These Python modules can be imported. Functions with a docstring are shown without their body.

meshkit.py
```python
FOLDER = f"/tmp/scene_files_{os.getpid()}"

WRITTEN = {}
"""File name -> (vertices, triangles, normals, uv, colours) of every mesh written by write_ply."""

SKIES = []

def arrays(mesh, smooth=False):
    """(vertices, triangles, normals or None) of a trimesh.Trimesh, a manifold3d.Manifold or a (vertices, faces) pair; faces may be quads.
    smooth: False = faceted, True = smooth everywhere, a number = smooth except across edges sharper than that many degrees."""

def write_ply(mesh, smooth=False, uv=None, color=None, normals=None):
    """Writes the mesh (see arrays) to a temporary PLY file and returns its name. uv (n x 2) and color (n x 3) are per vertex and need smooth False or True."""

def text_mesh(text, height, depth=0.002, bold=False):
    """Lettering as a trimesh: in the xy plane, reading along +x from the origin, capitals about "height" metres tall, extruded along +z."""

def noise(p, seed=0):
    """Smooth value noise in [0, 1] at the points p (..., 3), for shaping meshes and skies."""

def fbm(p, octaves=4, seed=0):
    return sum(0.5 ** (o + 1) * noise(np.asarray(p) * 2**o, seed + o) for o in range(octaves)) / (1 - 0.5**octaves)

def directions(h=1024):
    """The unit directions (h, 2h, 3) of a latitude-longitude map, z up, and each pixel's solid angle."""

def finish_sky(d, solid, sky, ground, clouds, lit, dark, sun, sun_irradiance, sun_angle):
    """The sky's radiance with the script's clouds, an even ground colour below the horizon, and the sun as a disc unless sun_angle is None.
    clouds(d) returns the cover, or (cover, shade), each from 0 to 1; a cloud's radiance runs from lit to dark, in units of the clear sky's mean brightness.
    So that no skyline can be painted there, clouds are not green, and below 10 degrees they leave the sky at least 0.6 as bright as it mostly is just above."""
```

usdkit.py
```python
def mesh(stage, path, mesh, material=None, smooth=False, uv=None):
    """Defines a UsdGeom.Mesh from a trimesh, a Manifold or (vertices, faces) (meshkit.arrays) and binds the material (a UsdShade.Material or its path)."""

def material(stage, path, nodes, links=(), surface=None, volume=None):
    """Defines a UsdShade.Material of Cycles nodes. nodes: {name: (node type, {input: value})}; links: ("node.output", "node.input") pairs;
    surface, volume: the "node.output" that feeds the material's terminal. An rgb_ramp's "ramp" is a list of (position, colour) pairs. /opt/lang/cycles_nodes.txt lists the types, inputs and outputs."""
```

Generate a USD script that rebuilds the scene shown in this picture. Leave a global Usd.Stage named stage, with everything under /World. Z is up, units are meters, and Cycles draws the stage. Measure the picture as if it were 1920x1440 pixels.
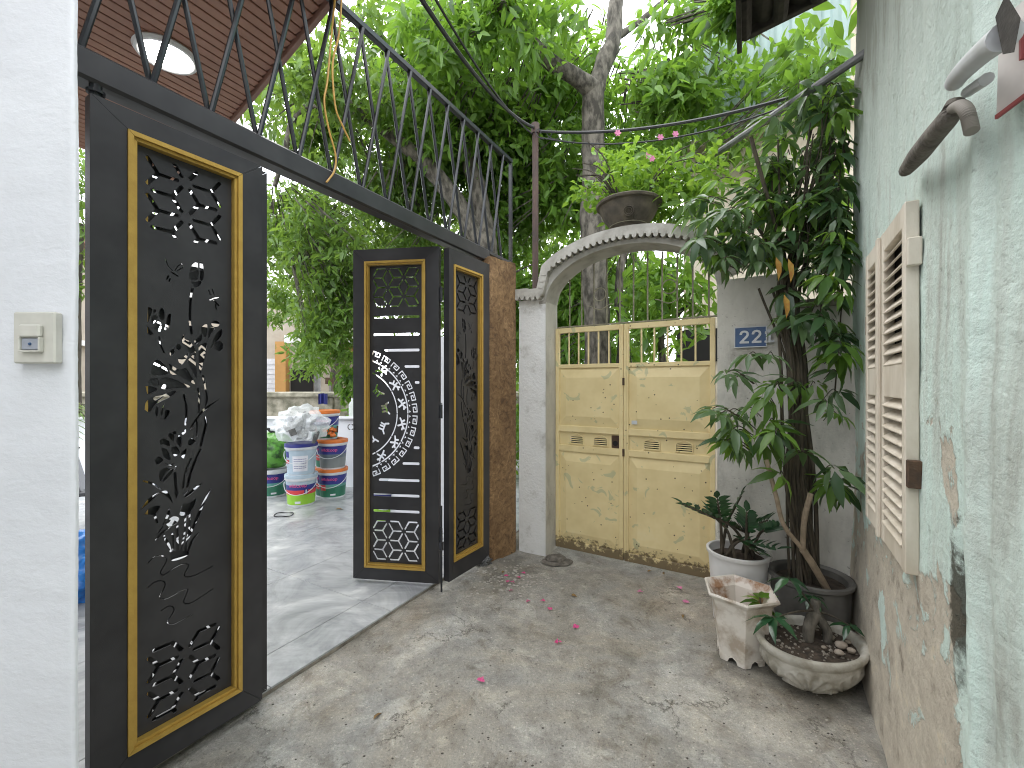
import math, random
import numpy as np, trimesh, usdkit, meshkit
import shapely.geometry as sg
from shapely import affinity
from shapely.ops import unary_union
from pxr import Usd, UsdGeom, UsdLux, UsdShade, Gf, Sdf

stage = Usd.Stage.CreateInMemory()
UsdGeom.SetStageUpAxis(stage, UsdGeom.Tokens.z)
UsdGeom.SetStageMetersPerUnit(stage, 1.0)
UsdGeom.Xform.Define(stage, '/World')
UsdGeom.Scope.Define(stage, '/World/Looks')
rng = np.random.default_rng(7)
random.seed(7)

# ------------------------------------------------------------------ camera, sky, sun
F, EYE = 800.0, 1.5            # focal length in photo pixels (1920 wide), eye height
cam = UsdGeom.Camera.Define(stage, '/World/camera')
cam.AddTranslateOp().Set(Gf.Vec3d(0, 0, EYE))
cam.AddRotateXOp().Set(90.0)
cam.CreateHorizontalApertureAttr(36.0)
cam.CreateVerticalApertureAttr(27.0)
cam.CreateFocalLengthAttr(36.0 * F / 1920)
cam.CreateClippingRangeAttr(Gf.Vec2f(0.05, 500))
cam.CreateExposureAttr(1.2)

SUN_AZ, SUN_EL = math.radians(-35), math.radians(62)     # azimuth = atan2(x, y)
dome = UsdLux.DomeLight.Define(stage, '/World/sky')
dome.GetPrim().SetCustomDataByKey('kind', 'structure')
sky_mat = usdkit.material(stage, '/World/Looks/overcast_sky', {
    'tc': ('texture_coordinate', {}),
    'sky': ('sky_texture', {'sky_type': 'single_scattering', 'sun_disc': False, 'sun_elevation': SUN_EL, 'sun_rotation': SUN_AZ, 'aerosol_density': 2.0}),
    'n': ('noise_texture', {'scale': 2.2, 'detail': 4.0, 'roughness': 0.55}),
    'r': ('rgb_ramp', {'ramp': [(0.3, (9.0, 9.4, 10.0)), (0.7, (12.0, 12.2, 12.4))]}),
    'm': ('mix', {'fac': 0.9}),
    'bg': ('background_shader', {'strength': 0.15})},
    [('tc.generated', 'n.vector'), ('n.fac', 'r.fac'), ('sky.color', 'm.color1'), ('r.color', 'm.color2'), ('m.color', 'bg.color')],
    surface='bg.background')
UsdShade.MaterialBindingAPI.Apply(dome.GetPrim()).Bind(sky_mat)
sun = UsdLux.DistantLight.Define(stage, '/World/sun')
sun.CreateIntensityAttr(0.22); sun.CreateAngleAttr(50.0); sun.CreateNormalizeAttr(True)
sun.CreateColorAttr(Gf.Vec3f(1.0, 0.96, 0.9))
sun.AddRotateZOp().Set(-math.degrees(SUN_AZ))
sun.AddRotateXOp().Set(-(90 - math.degrees(SUN_EL)))

# ------------------------------------------------------------------ small maths
V = lambda *a: np.array(a, float)
UP = V(0, 0, 1)
def unit(v): v = np.asarray(v, float); return v / np.linalg.norm(v)
def at(px, py, Y): return V((px - 960) / F * Y, Y, EYE + (720 - py) / F * Y)      # a point of the place at depth Y
def ground_at(px, py, z=0.0):
    Y = (EYE - z) * F / (py - 720); return V((px - 960) / F * Y, Y, z)
def on_plane(px, py, P, n):
    r = V((px - 960) / F, 1, (720 - py) / F); o = V(0, 0, EYE)
    return o + r * (np.dot(np.asarray(P) - o, n) / np.dot(r, n))
def frame(o, x, y, z):
    m = np.eye(4); m[:3, 0], m[:3, 1], m[:3, 2], m[:3, 3] = x, y, z, o; return m

# ------------------------------------------------------------------ prims
used = {}
def free(parent, name):
    k = used.get((parent, name), 0); used[(parent, name)] = k + 1
    return f'{parent}/{name}' if k == 0 else f'{parent}/{name}_{k:03d}'
def tag(path, label=None, cat=None, group=None, kind=None):
    p = stage.GetPrimAtPath(str(path))
    for k, v in (('label', label), ('category', cat), ('group', group), ('kind', kind)):
        if v: p.SetCustomDataByKey(k, v)
    return str(path)
def thing(name, label=None, cat=None, group=None, kind=None, loc=(0, 0, 0)):
    path = free('/World', name)
    x = UsdGeom.Xform.Define(stage, path)
    if any(loc): x.AddTranslateOp().Set(Gf.Vec3d(*map(float, loc)))
    return tag(path, label, cat, group, kind)
def obj(name, mesh, m, parent='/World', smooth=30, label=None, cat=None, group=None, kind=None):
    path = free(parent, name)
    if isinstance(mesh, list): mesh = join(mesh)
    usdkit.mesh(stage, path, mesh, m, smooth=smooth)
    return tag(path, label, cat, group, kind)
def join(ms):
    vs, fs, o = [], [], 0
    for m in ms:
        if m is None: continue
        v, f = (m.vertices, m.faces) if hasattr(m, 'vertices') else m
        vs.append(np.asarray(v, float)); fs.append(np.asarray(f) + o); o += len(v)
    return trimesh.Trimesh(np.vstack(vs), np.vstack(fs), process=False)

# ------------------------------------------------------------------ shapes
def box(c, s, M=None):
    b = trimesh.creation.box(extents=s); b.apply_translation(c)
    if M is not None: b.apply_transform(M)
    return b
def chamfer_box(c, s, r=0.004, M=None):
    sx, sy, sz = np.array(s) / 2
    pts = [(a * (sx - (r if k != 0 else 0)), b * (sy - (r if k != 1 else 0)), d * (sz - (r if k != 2 else 0))) for a in (-1, 1) for b in (-1, 1) for d in (-1, 1) for k in range(3)]
    b = trimesh.convex.convex_hull(np.array(pts)); b.apply_translation(c)
    if M is not None: b.apply_transform(M)
    return b
def bar(p, q, w, h, side=None):
    """A bar from p to q, w wide along side, h high."""
    p, q = np.asarray(p, float), np.asarray(q, float)
    x = unit(q - p)
    y = unit(np.cross(UP, x)) if side is None else unit(side - np.dot(side, x) * x)
    z = np.cross(x, y)
    return chamfer_box(((0, 0, 0)), (np.linalg.norm(q - p), w, h), min(w, h) * 0.12, frame((p + q) / 2, x, y, z))
def tube(pts, r, sides=8, cap=True):
    p = np.asarray(pts, float); n = len(p)
    r = np.broadcast_to(np.asarray(r, float), (n,))
    t = np.gradient(p, axis=0); t /= np.linalg.norm(t, axis=1, keepdims=True) + 1e-12
    ref = V(1, 0, 0) if abs(t[:, 0]).mean() < 0.7 else V(0, 1, 0)
    if abs(t[:, 2]).mean() < 0.6: ref = UP
    a = np.cross(t, ref); a /= np.linalg.norm(a, axis=1, keepdims=True) + 1e-12
    b = np.cross(t, a); ang = np.arange(sides) * 2 * np.pi / sides
    v = p[:, None] + r[:, None, None] * (np.cos(ang)[None, :, None] * a[:, None] + np.sin(ang)[None, :, None] * b[:, None])
    i, j = np.meshgrid(np.arange(n - 1), np.arange(sides), indexing='ij')
    q = np.stack([i * sides + j, i * sides + (j + 1) % sides, (i + 1) * sides + (j + 1) % sides, (i + 1) * sides + j], -1).reshape(-1, 4)
    f = np.vstack([q[:, [0, 2, 1]], q[:, [0, 3, 2]]]); v = v.reshape(-1, 3)
    if cap:
        v = np.vstack([v, p[0], p[-1]]); k = len(v)
        c0 = [(k - 2, j, (j + 1) % sides) for j in range(sides)]
        c1 = [(k - 1, (n - 1) * sides + (j + 1) % sides, (n - 1) * sides + j) for j in range(sides)]
        f = np.vstack([f, c0, c1])
    return trimesh.Trimesh(v, f, process=False)
def curve(pts, n=24):
    """Catmull-Rom through pts."""
    p = np.asarray(pts, float); p = np.vstack([2 * p[0] - p[1], p, 2 * p[-1] - p[-2]])
    out = []
    seg = len(p) - 3; per = max(2, n // seg)
    for i in range(seg):
        a, b, c, d = p[i:i + 4]
        t = np.linspace(0, 1, per, endpoint=False)[:, None]
        out.append(0.5 * (2 * b + (c - a) * t + (2 * a - 5 * b + 4 * c - d) * t**2 + (3 * b - a - 3 * c + d) * t**3))
    out.append(p[-2][None])
    return np.vstack(out)
def lathe(profile, n=32, c=(0, 0, 0), sx=1.0, sy=1.0, rot=0.0, wob=None):
    pr = np.asarray(profile, float); ang = np.arange(n) * 2 * np.pi / n
    r = np.repeat(pr[:, 0][:, None], n, 1)
    if wob is not None: r = wob(r, ang[None, :], pr[:, 1][:, None])
    x, y = r * np.cos(ang) * sx, r * np.sin(ang) * sy
    v = np.stack([x * math.cos(rot) - y * math.sin(rot) + c[0], x * math.sin(rot) + y * math.cos(rot) + c[1], np.repeat(pr[:, 1][:, None], n, 1) + c[2]], -1).reshape(-1, 3)
    i, j = np.meshgrid(np.arange(len(pr) - 1), np.arange(n), indexing='ij')
    q = np.stack([i * n + j, i * n + (j + 1) % n, (i + 1) * n + (j + 1) % n, (i + 1) * n + j], -1).reshape(-1, 4)
    return trimesh.Trimesh(v, np.vstack([q[:, [0, 1, 2]], q[:, [0, 2, 3]]]), process=False)
def extrude(poly, depth, M=None, z0=0.0):
    polys = [g for g in getattr(poly, 'geoms', [poly]) if g.geom_type == 'Polygon' and g.area > 1e-7]
    ms = [trimesh.creation.extrude_polygon(g, depth, engine='earcut') for g in polys]
    m = join(ms); m.vertices = m.vertices + [0, 0, z0]
    if M is not None: m.apply_transform(M)
    return m
def grid(fn, nu, nv):
    u, v = np.meshgrid(np.linspace(0, 1, nu), np.linspace(0, 1, nv), indexing='ij')
    P = fn(u, v).reshape(-1, 3)
    i, j = np.meshgrid(np.arange(nu - 1), np.arange(nv - 1), indexing='ij')
    q = np.stack([i * nv + j, (i + 1) * nv + j, (i + 1) * nv + j + 1, i * nv + j + 1], -1).reshape(-1, 4)
    return trimesh.Trimesh(P, np.vstack([q[:, [0, 1, 2]], q[:, [0, 2, 3]]]), process=False)
def blob(c, r, amp=0.3, freq=3.0, sub=3, seed=0, squash=(1, 1, 1)):
    s = trimesh.creation.icosphere(subdivisions=sub); v = np.array(s.vertices)
    d = meshkit.fbm(v * freq + 10 + seed * 7.3, 3, seed)
    return trimesh.Trimesh(v * (1 + amp * (d - 0.5) * 2)[:, None] * np.array(squash) * r + np.asarray(c), s.faces, process=False)

# ------------------------------------------------------------------ materials
def mat(name, nodes, links, surface='p.BSDF'):
    return usdkit.material(stage, '/World/Looks/' + name, nodes, links, surface=surface)
def paint(name, c1, c2=None, rough=0.6, scale=6.0, bump=0.0, bscale=60.0, metallic=0.0, spec=0.5, detail=5.0, lo=0.35, hi=0.65, stretch=(1, 1, 1), coat=0.0):
    c2 = c2 if c2 is not None else tuple(0.8 * x for x in c1)
    nodes = {'g': ('geometry', {}), 'mp': ('mapping', {'mapping_type': 'point', 'scale': stretch}),
             'n': ('noise_texture', {'scale': scale, 'detail': detail, 'roughness': 0.6}),
             'r': ('rgb_ramp', {'ramp': [(lo, c1), (hi, c2)]}),
             'p': ('principled_bsdf', {'roughness': rough, 'metallic': metallic, 'specular_ior_level': spec, 'coat_weight': coat})}
    links = [('g.position', 'mp.vector'), ('mp.vector', 'n.vector'), ('n.fac', 'r.fac'), ('r.color', 'p.base_color')]
    if bump:
        nodes['bn'] = ('noise_texture', {'scale': bscale, 'detail': 5.0, 'roughness': 0.6})
        nodes['b'] = ('bump', {'strength': min(1.0, bump), 'distance': 0.01})
        links += [('mp.vector', 'bn.vector'), ('bn.fac', 'b.height'), ('b.normal', 'p.normal')]
    return mat(name, nodes, links)
def leafmat(name, dark, mid, light, trans, fac=0.35, rough=0.38, spec=0.5):
    return mat(name, {
        'g': ('geometry', {}), 'oi': ('object_info', {}),
        'a': ('math', {'math_type': 'add'}), 'fr': ('math', {'math_type': 'fraction'}),
        'r': ('rgb_ramp', {'ramp': [(0.0, dark), (0.5, mid), (0.92, light), (1.0, tuple(1.15 * x for x in light))]}),
        'tr': ('rgb_ramp', {'ramp': [(0.0, tuple(0.6 * x for x in trans)), (1.0, trans)]}),
        'p': ('principled_bsdf', {'roughness': rough, 'specular_ior_level': spec}),
        't': ('translucent_bsdf', {}), 'm': ('mix_closure', {'fac': fac})},
        [('g.random_per_island', 'a.value1'), ('oi.random', 'a.value2'), ('a.value', 'fr.value1'), ('fr.value', 'r.fac'), ('fr.value', 'tr.fac'),
         ('r.color', 'p.base_color'), ('tr.color', 't.color'), ('p.BSDF', 'm.closure1'), ('t.BSDF', 'm.closure2')], surface='m.closure')

M = {}
M['concrete'] = mat('alley_concrete', {
    'g': ('geometry', {}),
    'n1': ('noise_texture', {'scale': 1.6, 'detail': 8.0, 'roughness': 0.65, 'distortion': 0.6}),
    'n2': ('noise_texture', {'scale': 9.0, 'detail': 8.0, 'roughness': 0.7}),
    'n3': ('noise_texture', {'scale': 70.0, 'detail': 4.0, 'roughness': 0.7}),
    'v': ('voronoi_texture', {'scale': 55.0, 'feature': 'f1'}),
    'r1': ('rgb_ramp', {'ramp': [(0.36, (0.215, 0.205, 0.18)), (0.46, (0.335, 0.318, 0.285)), (0.54, (0.315, 0.303, 0.278)), (0.57, (0.385, 0.372, 0.34)), (0.68, (0.47, 0.455, 0.42))]}),
    'r2': ('rgb_ramp', {'ramp': [(0.3, (0.72, 0.71, 0.69)), (0.5, (1.0, 1.0, 1.0)), (0.72, (1.22, 1.2, 1.16))]}),
    'r3': ('rgb_ramp', {'ramp': [(0.30, (0.42, 0.41, 0.39)), (0.40, (0.95, 0.95, 0.95)), (0.60, (1.0, 1.0, 1.0)), (0.70, (1.55, 1.52, 1.47))]}),
    'vr': ('rgb_ramp', {'ramp': [(0.0, (1.55, 1.5, 1.4)), (0.12, (1.2, 1.18, 1.12)), (0.22, (1.0, 1.0, 1.0)), (1.0, (0.93, 0.93, 0.93))]}),
    'm1': ('mix', {'mix_type': 'multiply', 'fac': 1.0}), 'm2': ('mix', {'mix_type': 'multiply', 'fac': 1.0}), 'm3': ('mix', {'mix_type': 'multiply', 'fac': 0.7}),
    'cv': ('voronoi_texture', {'scale': 1.3, 'feature': 'distance_to_edge'}), 'dv': ('vector_math', {'math_type': 'multiply_add', 'vector2': (0.35, 0.35, 0.35)}),
    'cr': ('rgb_ramp', {'ramp': [(0.0, (0.25, 0.24, 0.22)), (0.004, (0.5, 0.5, 0.48)), (0.012, (1, 1, 1))]}), 'cmk': ('rgb_ramp', {'ramp': [(0.5, (0, 0, 0)), (0.56, (1, 1, 1))]}), 'm4': ('mix', {'mix_type': 'multiply'}),
    'n5': ('noise_texture', {'scale': 3.5, 'detail': 9.0, 'roughness': 0.75, 'distortion': 1.2}), 'r5': ('rgb_ramp', {'ramp': [(0.34, (0.66, 0.63, 0.58)), (0.40, (0.80, 0.77, 0.73)), (0.425, (0.95, 0.94, 0.92)), (0.57, (1.0, 1.0, 1.0)), (0.60, (1.2, 1.2, 1.19)), (0.68, (1.35, 1.35, 1.34))]}), 'm5': ('mix', {'mix_type': 'multiply', 'fac': 0.9}), 'n6': ('noise_texture', {'scale': 1.1, 'detail': 6.0, 'roughness': 0.7, 'distortion': 0.8}), 'r6': ('rgb_ramp', {'ramp': [(0.38, (0.97, 1.0, 1.03)), (0.48, (1.0, 1.0, 1.0)), (0.56, (1.02, 1.0, 0.96)), (0.64, (1.05, 0.99, 0.92))]}), 'm6': ('mix', {'mix_type': 'multiply', 'fac': 1.0}), 'n7': ('noise_texture', {'scale': 190.0, 'detail': 3.0, 'roughness': 0.8}), 'r7': ('rgb_ramp', {'ramp': [(0.34, (0.6, 0.6, 0.6)), (0.46, (1.0, 1.0, 1.0)), (0.58, (1.0, 1.0, 1.0)), (0.68, (1.5, 1.5, 1.48))]}), 'm7': ('mix', {'mix_type': 'multiply', 'fac': 0.8}),
    'rr': ('rgb_ramp', {'ramp': [(0.35, (0.55, 0.55, 0.55)), (0.65, (0.85, 0.85, 0.85))]}),
    'bm': ('math', {'math_type': 'add'}), 'b': ('bump', {'strength': 0.9, 'distance': 0.012}),
    'p': ('principled_bsdf', {'specular_ior_level': 0.35})},
    [('g.position', 'n1.vector'), ('g.position', 'n2.vector'), ('g.position', 'n3.vector'), ('g.position', 'v.vector'),
     ('n1.fac', 'r1.fac'), ('n2.fac', 'r2.fac'), ('n3.fac', 'r3.fac'), ('v.distance', 'vr.fac'),
     ('r1.color', 'm1.color1'), ('r2.color', 'm1.color2'), ('m1.color', 'm2.color1'), ('r3.color', 'm2.color2'), ('m2.color', 'm3.color1'), ('vr.color', 'm3.color2'),
     ('n2.color', 'dv.vector1'), ('g.position', 'dv.vector3'), ('dv.vector', 'cv.vector'), ('cv.distance', 'cr.fac'), ('n1.fac', 'cmk.fac'), ('cmk.color', 'm4.fac'), ('m3.color', 'm4.color1'), ('cr.color', 'm4.color2'), ('g.position', 'n5.vector'), ('n5.fac', 'r5.fac'), ('m4.color', 'm5.color1'), ('r5.color', 'm5.color2'), ('g.position', 'n6.vector'), ('g.position', 'n7.vector'), ('n6.fac', 'r6.fac'), ('n7.fac', 'r7.fac'), ('m5.color', 'm6.color1'), ('r6.color', 'm6.color2'), ('m6.color', 'm7.color1'), ('r7.color', 'm7.color2'), ('m7.color', 'p.base_color'), ('n1.fac', 'rr.fac'), ('rr.color', 'p.roughness'), ('n2.fac', 'bm.value1'), ('n3.fac', 'bm.value2'), ('bm.value', 'b.height'), ('b.normal', 'p.normal')])
M['earth'] = paint('earth', (0.10, 0.085, 0.06), (0.05, 0.06, 0.03), 0.9, 2.5, 0.6, 30)
M['tile'] = mat('grey_floor_tile', {
    'g': ('geometry', {}), 'oi': ('object_info', {}),
    'n1': ('noise_texture', {'scale': 2.2, 'detail': 7.0, 'roughness': 0.65, 'distortion': 1.2}),
    'n2': ('noise_texture', {'scale': 16.0, 'detail': 5.0, 'roughness': 0.65}),
    'mp': ('mapping', {'mapping_type': 'point', 'rotation': (0, 0, 0.5), 'scale': (2.0, 9.0, 1.0)}),
    'n3': ('noise_texture', {'scale': 1.8, 'detail': 5.0, 'roughness': 0.6}),
    'r1': ('rgb_ramp', {'ramp': [(0.35, (0.30, 0.31, 0.32)), (0.52, (0.37, 0.38, 0.39)), (0.68, (0.56, 0.57, 0.56))]}),
    'r3': ('rgb_ramp', {'ramp': [(0.35, (0.82, 0.82, 0.82)), (0.6, (1.05, 1.05, 1.05)), (0.72, (1.3, 1.3, 1.28))]}),
    'm': ('mix', {'mix_type': 'multiply', 'fac': 0.8}),
    'rr': ('rgb_ramp', {'ramp': [(0.35, (0.16, 0.16, 0.16)), (0.62, (0.5, 0.5, 0.5))]}),
    'p': ('principled_bsdf', {'specular_ior_level': 0.5})},
    [('g.position', 'n1.vector'), ('g.position', 'n2.vector'), ('g.position', 'mp.vector'), ('mp.vector', 'n3.vector'), ('n1.fac', 'r1.fac'), ('n3.fac', 'r3.fac'), ('r1.color', 'm.color1'), ('r3.color', 'm.color2'), ('m.color', 'p.base_color'), ('n1.fac', 'rr.fac'), ('rr.color', 'p.roughness')])
M['black'] = paint('black_metal_paint', (0.016, 0.0155, 0.0175), (0.030, 0.029, 0.031), 0.38, 5, 0.10, 400, spec=0.5)
M['black_gloss'] = paint('black_gloss_tube', (0.012, 0.013, 0.016), (0.02, 0.021, 0.024), 0.25, 20)
M['gold'] = paint('gold_paint', (0.52, 0.335, 0.075), (0.44, 0.275, 0.06), 0.34, 14, 0.10, 90, metallic=0.35)
M['white_wall'] = paint('white_wall_paint', (0.78, 0.79, 0.83), (0.72, 0.73, 0.77), 0.75, 1.5, 0.22, 45, stretch=(1, 1, 1.6))
M['white_pillar'] = mat('white_pillar_plaster', {
    'g': ('geometry', {}), 's': ('separate_xyz', {}),
    'n': ('noise_texture', {'scale': 5.0, 'detail': 8.0, 'roughness': 0.7}),
    'r': ('rgb_ramp', {'ramp': [(0.3, (0.5, 0.49, 0.46)), (0.45, (0.74, 0.74, 0.73)), (0.7, (0.78, 0.78, 0.77))]}),
    'bn': ('noise_texture', {'scale': 45.0, 'detail': 6.0, 'roughness': 0.6}), 'b': ('bump', {'strength': 0.6, 'distance': 0.01}),
    'p': ('principled_bsdf', {'roughness': 0.8})},
    [('g.position', 'n.vector'), ('n.fac', 'r.fac'), ('r.color', 'p.base_color'), ('g.position', 'bn.vector'), ('bn.fac', 'b.height'), ('b.normal', 'p.normal')])
M['grey_plaster'] = mat('grey_plaster', {
    'g': ('geometry', {}), 'mp': ('mapping', {'mapping_type': 'point', 'scale': (1, 1, 0.45)}),
    'n': ('noise_texture', {'scale': 4.5, 'detail': 8.0, 'roughness': 0.68}),
    'n2': ('noise_texture', {'scale': 42.0, 'detail': 4.0, 'roughness': 0.7}),
    'r': ('rgb_ramp', {'ramp': [(0.3, (0.31, 0.295, 0.26)), (0.5, (0.50, 0.48, 0.43)), (0.7, (0.60, 0.58, 0.52))]}),
    'r2': ('rgb_ramp', {'ramp': [(0.27, (0.3, 0.3, 0.3)), (0.36, (1, 1, 1)), (1.0, (1, 1, 1))]}),
    'm': ('mix', {'mix_type': 'multiply', 'fac': 1.0}), 'b': ('bump', {'strength': 0.5, 'distance': 0.008}),
    'p': ('principled_bsdf', {'roughness': 0.85})},
    [('g.position', 'mp.vector'), ('mp.vector', 'n.vector'), ('g.position', 'n2.vector'), ('n.fac', 'r.fac'), ('n2.fac', 'r2.fac'), ('r.color', 'm.color1'), ('r2.color', 'm.color2'), ('m.color', 'p.base_color'), ('n2.fac', 'b.height'), ('b.normal', 'p.normal')])
M['arch_plaster'] = paint('arch_plaster', (0.46, 0.445, 0.405), (0.29, 0.275, 0.24), 0.85, 7, 0.4, 60, lo=0.42, hi=0.72)
M['weathered'] = paint('weathered_cement', (0.30, 0.27, 0.225), (0.13, 0.115, 0.095), 0.9, 14, 0.5, 70)
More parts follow.
